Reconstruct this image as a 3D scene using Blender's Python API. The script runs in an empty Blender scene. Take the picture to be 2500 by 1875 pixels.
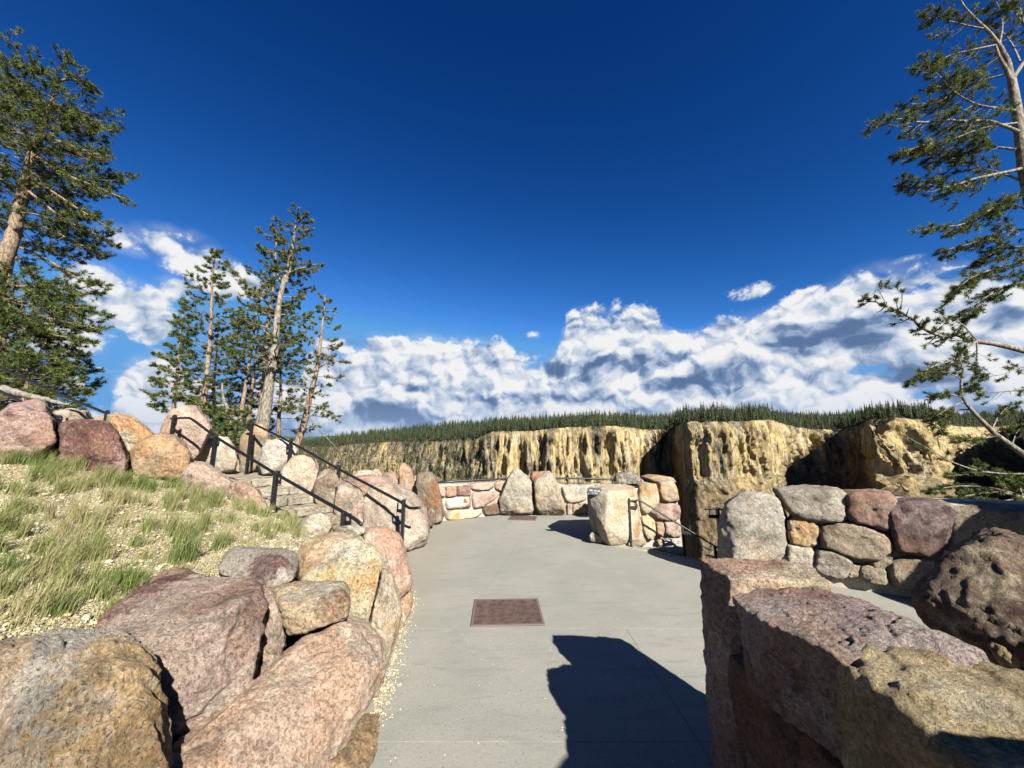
import bpy, bmesh, math, random
import numpy as np
from mathutils import Vector, Matrix
random.seed(7); RNG = np.random.default_rng(11)
SC = bpy.context.scene
COL = SC.collection
# ------------------------------------------------------------------ camera
F = 942.0; CX = 1250.0; CY = 937.5; PITCH = math.radians(9.9); H = 1.6
cp, sp = math.cos(PITCH), math.sin(PITCH)
cam = bpy.data.cameras.new('camera'); camo = bpy.data.objects.new('camera', cam); COL.objects.link(camo)
cam.sensor_width = 36; cam.lens = 36 * F / 2500.0
cam.clip_start = 0.05; cam.clip_end = 20000
camo.location = (0, 0, H); camo.rotation_euler = (math.pi / 2 + PITCH, 0, 0)
SC.camera = camo
# ------------------------------------------------------------------ light
SUN = Vector((0.70, -1.42, 1.0)).normalized()
sun_el = math.asin(SUN.z); sun_az = math.atan2(SUN.x, SUN.y)
sl = bpy.data.lights.new('sun', 'SUN'); so = bpy.data.objects.new('sun', sl); COL.objects.link(so)
sl.energy = 5.0; sl.angle = math.radians(0.53); sl.color = (1.0, 0.945, 0.85)
so.rotation_euler = (-SUN).to_track_quat('-Z', 'Y').to_euler(); so.location = (8, -10, 20)
SC.view_settings.view_transform = 'Standard'; SC.view_settings.look = 'None'
SC.view_settings.gamma = 1; SC.view_settings.use_curve_mapping = False
SC.view_settings.exposure = 2.0
SC.render.engine = 'CYCLES'
SC.cycles.max_bounces = 5; SC.cycles.diffuse_bounces = 3; SC.cycles.transparent_max_bounces = 8

# ------------------------------------------------------------------ pixel helpers
def ray(px, py):
    u = (px - CX) / F; v = (CY - py) / F
    return np.array([u, cp - v * sp, sp + v * cp])
C0 = np.array([0, 0, H])
def P(px, py, t): return C0 + t * ray(px, py)          # point at camera depth t
def G(px, py, h=0.0):                                   # point at height h
    r = ray(px, py); return C0 + r * ((h - H) / r[2])
def PY(px, py, y):                                      # point on the vertical plane y
    r = ray(px, py); return C0 + r * (y / r[1])
def PL(px, py, a, b):                                   # point on the vertical plane through plan points a, b
    r = ray(px, py); n = np.array([-(b[1] - a[1]), b[0] - a[0], 0.0])
    t = (n @ (np.array([a[0], a[1], 0]) - C0)) / (n @ r); return C0 + r * t
def azel(px, py):
    r = ray(px, py); return math.degrees(math.atan2(r[0], r[1])), math.degrees(math.atan2(r[2], math.hypot(r[0], r[1])))

# ------------------------------------------------------------------ node helpers
class NT:
    def __init__(s, tree): s.t = tree; s.N = tree.nodes; s.L = tree.links
    def n(s, typ, ins=None, **kw):
        nd = s.N.new(typ)
        for k, v in kw.items(): setattr(nd, k, v)
        if ins:
            for k, v in ins.items(): s.set(nd.inputs[k], v)
        return nd
    def set(s, sock, v):
        if isinstance(v, bpy.types.NodeSocket): s.L.new(v, sock)
        else: sock.default_value = v
    def m(s, op, a, b=None, c=None, clamp=False):
        nd = s.N.new('ShaderNodeMath'); nd.operation = op; nd.use_clamp = clamp
        for i, v in enumerate((a, b, c)):
            if v is not None: s.set(nd.inputs[i], v)
        return nd.outputs[0]
    def vm(s, op, a, b=None, out=0):
        nd = s.N.new('ShaderNodeVectorMath'); nd.operation = op
        s.set(nd.inputs[0], a)
        if b is not None:
            if op == 'SCALE': s.set(nd.inputs[3], b)
            else: s.set(nd.inputs[1], b)
        return nd.outputs[out]
    def ss(s, x, a, b, lo=0.0, hi=1.0):
        nd = s.N.new('ShaderNodeMapRange'); nd.interpolation_type = 'SMOOTHSTEP'
        for i, v in enumerate((x, a, b, lo, hi)): s.set(nd.inputs[i], v)
        return nd.outputs[0]
    def mix(s, f, a, b, blend='MIX'):
        nd = s.N.new('ShaderNodeMix'); nd.data_type = 'RGBA'; nd.blend_type = blend
        s.set(nd.inputs[0], f); s.set(nd.inputs[6], col4(a)); s.set(nd.inputs[7], col4(b)); return nd.outputs[2]
    def noise(s, vec, scale, detail=6, rough=0.55, dist=0.0, lac=2.0, out=0):
        nd = s.N.new('ShaderNodeTexNoise')
        s.set(nd.inputs['Vector'], vec); nd.inputs['Scale'].default_value = scale
        nd.inputs['Detail'].default_value = detail; nd.inputs['Roughness'].default_value = rough
        nd.inputs['Distortion'].default_value = dist; nd.inputs['Lacunarity'].default_value = lac
        return nd.outputs[out]
    def voro(s, vec, scale, feature='F1', rand=1.0, detail=0.0, rough=0.5, out=0, smooth=None):
        nd = s.N.new('ShaderNodeTexVoronoi'); nd.feature = feature
        s.set(nd.inputs['Vector'], vec); nd.inputs['Scale'].default_value = scale
        nd.inputs['Randomness'].default_value = rand
        if 'Detail' in nd.inputs: nd.inputs['Detail'].default_value = detail; nd.inputs['Roughness'].default_value = rough
        if smooth is not None: nd.inputs['Smoothness'].default_value = smooth
        return nd.outputs[out]
def col4(c):
    if isinstance(c, bpy.types.NodeSocket): return c
    return (c[0], c[1], c[2], 1.0)
def s2l(v):
    v = v / 255.0
    return v / 12.92 if v < 0.04045 else ((v + 0.055) / 1.055) ** 2.4
def K(r, g, b, k=0.395):        # sunlit picture colour -> surface reflectance
    if k != 0.395: k *= 0.76
    c = (s2l(r) * k, s2l(g) * k, s2l(b) * k); l = .3 * c[0] + .55 * c[1] + .15 * c[2]
    return tuple(q * .76 + l * .24 for q in c)

# ------------------------------------------------------------------ sky
def build_world():
    w = bpy.data.worlds.new('World'); SC.world = w; w.use_nodes = True
    T = NT(w.node_tree); T.N.clear()
    out = T.n('ShaderNodeOutputWorld'); bg = T.n('ShaderNodeBackground')
    T.L.new(bg.outputs[0], out.inputs[0])
    sky = T.n('ShaderNodeTexSky', sky_type='NISHITA')
    sky.sun_disc = False; sky.sun_elevation = sun_el; sky.sun_rotation = sun_az
    sky.altitude = 2400; sky.air_density = 1.0; sky.dust_density = 0.3; sky.ozone_density = 3.0
    base = sky.outputs[0]
    tc = T.n('ShaderNodeTexCoord').outputs['Generated']
    sep = T.n('ShaderNodeSeparateXYZ', {0: tc})
    x, y, z = sep.outputs
    az = T.m('MULTIPLY', T.m('ARCTAN2', x, y), 57.29578)
    el = T.m('MULTIPLY', T.m('ARCSINE', z), 57.29578)
    # deep polarised-looking mountain sky: steepen the Nishita gradient
    bs = T.n('ShaderNodeSeparateColor', {0: T.vm('SCALE', base, 0.10)}).outputs
    clear = T.n('ShaderNodeCombineColor', {0: T.m('MINIMUM', T.m('MULTIPLY', T.m('POWER', bs[0], 3.0), 13.7), 0.060), 1: T.m('MINIMUM', T.m('MULTIPLY', T.m('POWER', bs[1], 1.9), 1.95), 0.175), 2: T.m('MINIMUM', T.m('MULTIPLY', T.m('POWER', bs[2], 1.5), 1.22), 0.365)}).outputs[0]
    v = T.n('ShaderNodeCombineXYZ', {0: T.m('MULTIPLY', az, 0.0175), 1: T.m('MULTIPLY', el, 0.021), 2: 0.3}).outputs[0]
    def n2(vec, sc, det, ro, out=0):
        nd = T.n('ShaderNodeTexNoise', noise_dimensions='2D'); T.set(nd.inputs['Vector'], vec); nd.inputs['Scale'].default_value = sc
        nd.inputs['Detail'].default_value = det; nd.inputs['Roughness'].default_value = ro; return nd.outputs[out]
    def v2(vec, sc):
        nd = T.n('ShaderNodeTexVoronoi', voronoi_dimensions='2D', feature='F1'); T.set(nd.inputs['Vector'], vec); nd.inputs['Scale'].default_value = sc; return nd.outputs[0]
    w1 = n2(v, 4.0, 2, 0.5, 1); w2 = n2(v, 22.0, 2, 0.5, 1)
    vw = T.vm('ADD', v, T.vm('SCALE', T.vm('SUBTRACT', w1, (0.5, 0.5, 0.5)), 0.09)); vw = T.vm('ADD', vw, T.vm('SCALE', T.vm('SUBTRACT', w2, (0.5, 0.5, 0.5)), 0.035))
    # upper outline of the cloud bank
    prof = [(-60,9),(-48,9),(300,1010),(330,900),(440,900),(560,960),(640,905),(700,930),(742,905),(762,845),(800,838),(840,852),(900,818),(960,812),(1040,808),(1110,812),(1180,820),(1240,838),(1290,862),(1335,858),(1372,800),(1395,748),(1440,742),(1500,745),(1560,748),(1620,765),(1662,790),(1700,802),(1760,775),(1820,760),(1900,745),(1960,705),(2020,690),(2090,660),(2200,640),(2320,632),(2420,640),(2520,650)]
    pts = [(-180, 14), (-120, 10), (-75, 12)]
    for a, b in prof[2:]:
        q = azel(a, b); pts.append(q)
    pts += [(70, 20), (110, 10), (180, 14)]
    fc = T.n('ShaderNodeFloatCurve'); cur = fc.mapping.curves[0]
    P2 = [((a + 180) / 360, b / 45.0) for a, b in pts]
    while len(cur.points) < len(P2): cur.points.new(0.5, 0.5)
    for i, (a, b) in enumerate(sorted(P2)): cur.points[i].location = (a, b); cur.points[i].handle_type = 'AUTO_CLAMPED'
    fc.mapping.update(); fc.mapping.use_clip = True
    T.set(fc.inputs['Value'], T.m('DIVIDE', T.m('ADD', az, 180), 360))
    top = T.m('MULTIPLY', fc.outputs[0], 45.0)
    bank = T.m('SUBTRACT', top, el)                       # >0 inside the bank, degrees
    bank = T.m('MINIMUM', T.m('MULTIPLY', bank, 0.42), 1.6)
    def blob(px, py, rx, ry, k=1.0, rot=0.0):
        a, e = azel(px, py); a1, _ = azel(px + rx, py); _, e1 = azel(px, py - ry)
        da = T.m('MULTIPLY', T.m('SUBTRACT', az, a), 1.0 / abs(a1 - a)); de = T.m('MULTIPLY', T.m('SUBTRACT', el, e), 1.0 / abs(e1 - e))
        if rot:
            c, s_ = math.cos(rot), math.sin(rot)
            da, de = (T.m('ADD', T.m('MULTIPLY', da, c), T.m('MULTIPLY', de, s_)), T.m('SUBTRACT', T.m('MULTIPLY', de, c), T.m('MULTIPLY', da, s_)))
        r2 = T.m('ADD', T.m('MULTIPLY', da, da), T.m('MULTIPLY', de, de))
        return T.m('MULTIPLY', T.m('SUBTRACT', 1.0, T.m('MULTIPLY', r2, 0.8)), k * 0.8)
    D = bank
    for b in [(320,588,75,34,.8),(400,590,80,42),(470,625,85,55),(540,672,75,50),(600,700,60,35,.8),(230,700,80,60),(300,740,110,62),(372,792,62,48),(430,700,45,22,.45),(160,928,42,20,.9),(330,935,48,50),(400,905,75,55),
              (262,903,28,7,.8),(1828,714,52,19,.6),(1303,818,22,10,.6),(2210,636,44,9,.5),(150,800,120,80),(850,845,42,24,.8)]:
        D = T.m('MAXIMUM', D, blob(*b))
    for b in [(2235,712,85,20,1.5),(2440,752,40,14,.0),(1668,778,62,26,1.2),(2120,905,150,26,1.5),(1790,1000,1,1,0),(2290,960,130,18,1.2),(520,985,110,30,1.0),(420,1010,120,40,.8),(985,868,38,12,1.3),(2330,668,50,12,1.0),(930,925,1,1,0)]:
        if b[4] <= 0: continue
        D = T.m('SUBTRACT', D, T.m('MAXIMUM', blob(*b), 0.0))
    def puff(vec):
        a = T.m('ADD', T.m('MULTIPLY', v2(vec, 11.0), 0.60), T.m('MULTIPLY', v2(vec, 27.0), 0.34))        # cauliflower cells
        return T.m('MULTIPLY', T.m('SUBTRACT', 0.42, a), 1.5)
    edge = T.m('MULTIPLY', T.m('SUBTRACT', n2(vw, 7.0, 9, 0.60), 0.5), 2.4)
    q0 = puff(vw); q1 = puff(T.vm('ADD', vw, (0.006, 0.014, 0.0)))
    soft = T.m('MULTIPLY', T.m('SUBTRACT', n2(vw, 16.0, 5, 0.55), n2(T.vm('ADD', vw, (0.008, 0.016, 0)), 16.0, 5, 0.55)), 1.5)
    edge = T.m('ADD', edge, T.m('MULTIPLY', T.m('SUBTRACT', n2(v, 26.0, 6, 0.65), 0.5), 1.5))
    p0 = T.m('ADD', T.m('MULTIPLY', q0, 0.65), edge)
    dens = T.m('ADD', D, T.m('MULTIPLY', p0, 0.95))
    alpha = T.ss(dens, 0.04, 0.58)
    wisp = n2(v, 6.0, 7, 0.65)
    alpha = T.m('MAXIMUM', alpha, T.m('MULTIPLY', T.ss(T.m('ADD', D, T.m('MULTIPLY', wisp, 1.2)), 0.35, 1.25), 0.22))
    # light: relief towards the sun-side, plus grey flat bases
    wide = T.m('MULTIPLY', T.m('SUBTRACT', n2(vw, 7.0, 6, 0.52), n2(T.vm('ADD', vw, (0.012, 0.042, 0)), 7.0, 6, 0.52)), 1.5)
    rel = T.m('ADD', T.m('ADD', T.m('MULTIPLY', T.m('SUBTRACT', q0, q1), 1.0), soft), wide)
    lit = T.m('ADD', 0.80, T.m('MULTIPLY', rel, 0.95))
    lit = T.m('ADD', lit, T.m('MULTIPLY', q0, 0.16))
    big = n2(T.vm('MULTIPLY', vw, (1.0, 1.3, 1.0)), 5.5, 4, 0.5)
    dark = T.ss(big, 0.50, 0.78, 0.0, 0.16)
    for b in [(1425,892,130,46,1.3),(1585,890,120,40,1.4),(1790,905,125,36,1.3),(1945,830,95,44,1.1),(2120,800,120,60,1.0),(2450,780,75,34,1.4),(1012,948,38,16,1.3),(1240,985,150,28,1.0),(1640,935,70,18,.9),(950,1015,230,34,1.1),
              (2060,912,220,34,0.75),(2340,930,240,40,0.6),(620,1050,200,34,.9),(300,735,120,16,.55),(1450,780,60,20,.35),(2380,860,160,30,.5)]:
        dark = T.m('ADD', dark, T.m('MULTIPLY', T.m('MAXIMUM', blob(*b), 0.0), 0.60))
    dark = T.m('MULTIPLY', dark, T.ss(p0, -0.7, 1.1, 1.15, 0.5))
    lit = T.m('SUBTRACT', lit, dark)
    lit = T.m('MINIMUM', T.m('MAXIMUM', lit, 0.0), 1.0)
    cr = T.n('ShaderNodeValToRGB', {0: lit}); e = cr.color_ramp.elements
    e[0].position = 0.0; e[0].color = (0.050, 0.085, 0.160, 1)
    e[1].position = 1.0; e[1].color = (0.415, 0.415, 0.42, 1)
    for ps, c in [(0.25, (0.085, 0.130, 0.215)), (0.5, (0.19, 0.235, 0.315)), (0.72, (0.29, 0.32, 0.37)), (0.88, (0.37, 0.38, 0.40))]:
        q = e.new(ps); q.color = (*c, 1)
    cl = cr.outputs[0]
    # haze near the horizon lifts the gaps between clouds
    hz = T.ss(el, -2.0, 14.0, 0.35, 0.0)
    clear2 = T.mix(hz, clear, (0.10, 0.19, 0.36))
    cl = T.mix(T.ss(el, 1.0, 9.0, 0.50, 0.0), cl, (0.17, 0.235, 0.345))
    fin = T.mix(alpha, clear2, cl)
    below = T.ss(el, -8.0, -1.0)
    fin = T.mix(below, (0.08, 0.09, 0.07), fin)
    T.set(bg.inputs['Color'], T.vm('SCALE', fin, 5.36)); bg.inputs['Strength'].default_value = 0.10
    w.cycles.sampling_method = 'MANUAL'; w.cycles.sample_map_resolution = 1024
build_world()

# ------------------------------------------------------------------ numpy noise
def _h(i, j, k, s):
    n = (i * 73856093) ^ (j * 19349663) ^ (k * 83492791) ^ (s * 2654435)
    n = (n ^ (n >> 13)) * 1274126177 & 0x7fffffff
    return n ^ (n >> 16)
def pn(Pn, seed=0):
    Pn = np.asarray(Pn, float); I = np.floor(Pn).astype(np.int64); f = Pn - I
    w = f * f * f * (f * (f * 6 - 15) + 10); r = 0
    for dx in (0, 1):
        for dy in (0, 1):
            for dz in (0, 1):
                h = _h(I[:, 0] + dx, I[:, 1] + dy, I[:, 2] + dz, seed)
                gx = ((h & 255) / 127.5 - 1); gy = (((h >> 8) & 255) / 127.5 - 1); gz = (((h >> 16) & 255) / 127.5 - 1)
                d = gx * (f[:, 0] - dx) + gy * (f[:, 1] - dy) + gz * (f[:, 2] - dz)
                wx = w[:, 0] if dx else 1 - w[:, 0]; wy = w[:, 1] if dy else 1 - w[:, 1]; wz = w[:, 2] if dz else 1 - w[:, 2]
                r = r + d * wx * wy * wz
    return r * 1.1
def fbm(Pn, o=4, seed=0, g=0.5, lac=2.03):
    a = 1; r = 0; Q = np.asarray(Pn, float)
    for i in range(o): r = r + a * pn(Q, seed + i * 17); a *= g; Q = Q * lac + 3.7
    return r
def ridge(Pn, o=4, seed=0, g=0.5):
    a = 1; r = 0; Q = np.asarray(Pn, float)
    for i in range(o): r = r + a * (1 - np.abs(pn(Q, seed + i * 13)) * 2.2); a *= g; Q = Q * 2.07 + 1.3
    return r - 1
# ------------------------------------------------------------------ object helpers
def mkmesh(name, V, Fc, mat=None, smooth=True, attrs=None):
    me = bpy.data.meshes.new(name); V = np.asarray(V, np.float32)
    if isinstance(Fc, np.ndarray):
        nf, k = Fc.shape; me.vertices.add(len(V)); me.vertices.foreach_set('co', V.ravel())
        me.loops.add(nf * k); me.loops.foreach_set('vertex_index', Fc.astype(np.int32).ravel())
        me.polygons.add(nf); me.polygons.foreach_set('loop_start', np.arange(0, nf * k, k, dtype=np.int32))
        try: me.polygons.foreach_set('loop_total', np.full(nf, k, np.int32))
        except Exception: pass
        me.update(calc_edges=True)
    else: me.from_pydata([tuple(v) for v in V], [], [tuple(f) for f in Fc])
    if smooth: me.polygons.foreach_set('use_smooth', np.ones(len(me.polygons), bool))
    if mat: me.materials.append(mat)
    if attrs:
        for k, a in attrs.items():
            if a.ndim == 1: at = me.attributes.new(k, 'FLOAT', 'POINT'); at.data.foreach_set('value', a.astype(np.float32))
            else:
                at = me.attributes.new(k, 'FLOAT_COLOR', 'POINT'); c = np.ones((len(a), 4), np.float32); c[:, :3] = a; at.data.foreach_set('color', c.ravel())
    me.validate(); me.update(); return me
def obj(name, me, parent=None, loc=None, label=None, cat=None, group=None, kind=None):
    o = bpy.data.objects.new(name, me); COL.objects.link(o)
    if loc is not None: o.location = loc
    if parent: o.parent = parent
    tag(o, label, cat, group, kind); return o
def tag(o, label=None, cat=None, group=None, kind=None):
    if label: o['label'] = label
    if cat: o['category'] = cat
    if group: o['group'] = group
    if kind: o['kind'] = kind
    return o
def empty(name, loc, label, cat, group=None):
    return obj(name, None, None, loc, label, cat, group)
def meshobj(name, V, Fc, mat, parent=None, origin=None, smooth=True, **kw):
    V = np.asarray(V, float)
    at = kw.pop('attrs', None)
    if origin is None:
        origin = np.array([(V[:, 0].min() + V[:, 0].max()) / 2, (V[:, 1].min() + V[:, 1].max()) / 2, V[:, 2].min()])
    origin = np.asarray(origin, float)
    me = mkmesh(name, V - origin, Fc, mat, smooth, at)
    pl = np.array(parent.location) if parent else np.zeros(3)
    if parent and parent.parent: pl = pl + np.array(parent.parent.location)
    return obj(name, me, parent, tuple(origin - pl), **kw)
class MB:
    """collects boxes, tubes and polygons and links them as ONE mesh"""
    def __init__(s): s.V = []; s.F = []; s.n = 0
    def add(s, V, Fc):
        s.V.append(np.asarray(V, float)); s.F += [tuple(int(i) + s.n for i in f) for f in Fc]; s.n += len(V)
    def box(s, a, b):
        x0, y0, z0 = a; x1, y1, z1 = b
        s.add([(x0,y0,z0),(x1,y0,z0),(x1,y1,z0),(x0,y1,z0),(x0,y0,z1),(x1,y0,z1),(x1,y1,z1),(x0,y1,z1)],
              [(0,3,2,1),(4,5,6,7),(0,1,5,4),(1,2,6,5),(2,3,7,6),(3,0,4,7)])
    def obox(s, c, X, Y, Z):     # oriented box, half vectors
        c, X, Y, Z = map(lambda q: np.asarray(q, float), (c, X, Y, Z))
        V = [c + a * X + b * Y + d * Z for d in (-1, 1) for a, b in ((-1,-1),(1,-1),(1,1),(-1,1))]
        s.add(V, [(0,3,2,1),(4,5,6,7),(0,1,5,4),(1,2,6,5),(2,3,7,6),(3,0,4,7)])
    def tube(s, pts, rad, n=8, cap=True):
        V, Fc = tube(pts, rad, n); 
        m = len(pts); s.add(V, Fc.tolist() + ([tuple(range(n - 1, -1, -1)), tuple((m - 1) * n + i for i in range(n))] if cap else []))
    def build(s, name, mat, parent=None, smooth=False, **kw):
        return meshobj(name, np.vstack(s.V), s.F, mat, parent, smooth=smooth, **kw)
def tube(pts, rad, n=6):
    pts = np.asarray(pts, float); m = len(pts); rad = np.broadcast_to(np.asarray(rad, float), (m,))
    T = np.gradient(pts, axis=0); T /= np.linalg.norm(T, axis=1)[:, None] + 1e-9
    ref = np.array([0.31, 0.2, 0.93]) if abs(T[0][2]) < 0.9 else np.array([1.0, 0.1, 0])
    A = np.cross(T, ref); A /= np.linalg.norm(A, axis=1)[:, None] + 1e-9; B = np.cross(T, A)
    th = np.arange(n) * 2 * math.pi / n
    V = pts[:, None, :] + rad[:, None, None] * (np.cos(th)[None, :, None] * A[:, None, :] + np.sin(th)[None, :, None] * B[:, None, :])
    i = np.arange(m - 1)[:, None] * n; j = np.arange(n)[None, :]; k = (j + 1) % n
    Fc = np.stack([i + j, i + k, i + n + k, i + n + j], -1).reshape(-1, 4)
    return V.reshape(-1, 3), Fc
_ico = {}
def ico(s):
    if s not in _ico:
        bm = bmesh.new(); bmesh.ops.create_icosphere(bm, subdivisions=s, radius=1)
        V = np.array([v.co[:] for v in bm.verts]); Fc = np.array([[v.index for v in f.verts] for f in bm.faces]); bm.free()
        V /= np.linalg.norm(V, axis=1)[:, None]; _ico[s] = (V, Fc)
    return _ico[s]
def vnormals(V, Fc):
    n = np.cross(V[Fc[:, 1]] - V[Fc[:, 0]], V[Fc[:, 2]] - V[Fc[:, 0]]); N = np.zeros_like(V)
    for k in range(3): np.add.at(N, Fc[:, k], n)
    return N / (np.linalg.norm(N, axis=1)[:, None] + 1e-12)
def hull_planes(pts):
    bm = bmesh.new(); [bm.verts.new(tuple(p)) for p in pts]; bmesh.ops.convex_hull(bm, input=bm.verts[:])
    bm.normal_update(); L = []; cs = []; ws = []
    for f in bm.faces:
        c = f.calc_center_median(); a = f.calc_area(); cs.append(np.array(c[:]) * a); ws.append(a)
        L.append((np.array(f.normal[:]), np.array(c[:]), a))
    bm.free(); ctr = sum(cs) / sum(ws); out = []
    for n, c, a in sorted(L, key=lambda q: -q[2]):
        if n @ (c - ctr) < 0: n = -n
        if any(n @ m > 0.995 for m, _ in out): continue
        out.append((n, c))
    return ctr, out
def rock_geo(pts, sub=5, p=14, cuts=4, seed=0, rough=0.05, fine=0.006, strata=None, cracks=0.35, pit=0.0, facets=7, fcut=(.76, .93)):
    pts = np.asarray(pts, float); rg = np.random.default_rng(seed + 101)
    ctr, PLN = hull_planes(pts)
    Q = pts - ctr; w, R = np.linalg.eigh(Q.T @ Q / len(Q)); A = R @ np.diag(np.sqrt(np.maximum(w, 1e-6)))
    N = [n for n, c in PLN]; Hh = [max(n @ (c - ctr), 1e-3) for n, c in PLN]
    for i in range(cuts):
        q = Q[rg.integers(len(Q))]; n = q @ np.linalg.inv(A @ A.T) ; n = n / np.linalg.norm(n)
        n = n + rg.normal(0, 0.35, 3); n /= np.linalg.norm(n)
        N.append(n); Hh.append((Q @ n).max() * rg.uniform(0.88, 0.975))
    fd = C0 - ctr; fd = fd / np.linalg.norm(fd)
    for i in range(facets):                                  # broken planes that meet in ridges on the exposed face
        n = fd * 1.0 + rg.normal(0, 0.62, 3) + np.array([0, 0, .12]); n /= np.linalg.norm(n)
        N.append(n); Hh.append((Q @ n).max() * rg.uniform(*fcut))
    N = np.array(N); Hh = np.array(Hh)
    D, Fc = ico(sub); W = D @ A.T
    M = np.maximum((W @ N.T) / Hh, 0); p = min(max(p, 14) * 3.2, 60); r = 1 / (M ** p).sum(1) ** (1 / p)
    V = W * r[:, None]
    k0 = len(PLN); V = V * np.clip(np.median((Hh / np.maximum((V @ N.T).max(0), 1e-6))[:k0]), 1.0, 1.2)
    if np.linalg.det(A) < 0: Fc = Fc[:, ::-1]
    L = float((Hh[:len(PLN)]).mean() + np.sqrt(w).mean()) * 0.5
    Nn = vnormals(V, Fc); X = V + ctr
    s1 = 1.1 / L
    d = L * rough * (fbm(X * s1, 3, seed) * 0.75 + ridge(X * s1 * 2.6, 4, seed + 5) * 0.36)
    # angular chips: quantised slabs of noise
    q = fbm(X * s1 * 1.35 + 9, 3, seed + 40, .42) * 3.4; fq = np.floor(q) + np.clip((q - np.floor(q) - 0.5) * 9 + 0.5, 0, 1)
    d += L * rough * 1.35 * (fq / 3.0)
    if strata is not None:
        dv, fr, am = strata; dv = np.asarray(dv, float); dv /= np.linalg.norm(dv)
        q = (X @ dv) * fr + fbm(X * s1 * 1.2, 3, seed + 8) * 0.9
        saw = q - np.floor(q); d += am * (np.minimum(saw / 0.85, (1 - saw) / 0.15) - 0.5)
    c = pn(X * s1 * 1.6 + 2 * fbm(X * s1 * 2, 2, seed + 3)[:, None] * 0.25, seed + 60)
    d -= cracks * L * 0.05 * np.exp(-(c / 0.03) ** 2) * np.clip(pn(X * s1 * 1.3, seed + 61) * 5 + 0.1, 0, 1)
    d += fine * (1.5 * fbm(X * 8, 4, seed + 9, .6) - 1.2 * np.abs(pn(X * 13 + 3, seed + 12)) + 0.8 * fbm(X * 30, 3, seed + 10))
    if pit: d -= pit * np.clip(-pn(X * 11, seed + 77) * 3 - 0.55, 0, 1) ** 0.7
    return X + Nn * d[:, None], Fc
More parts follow.
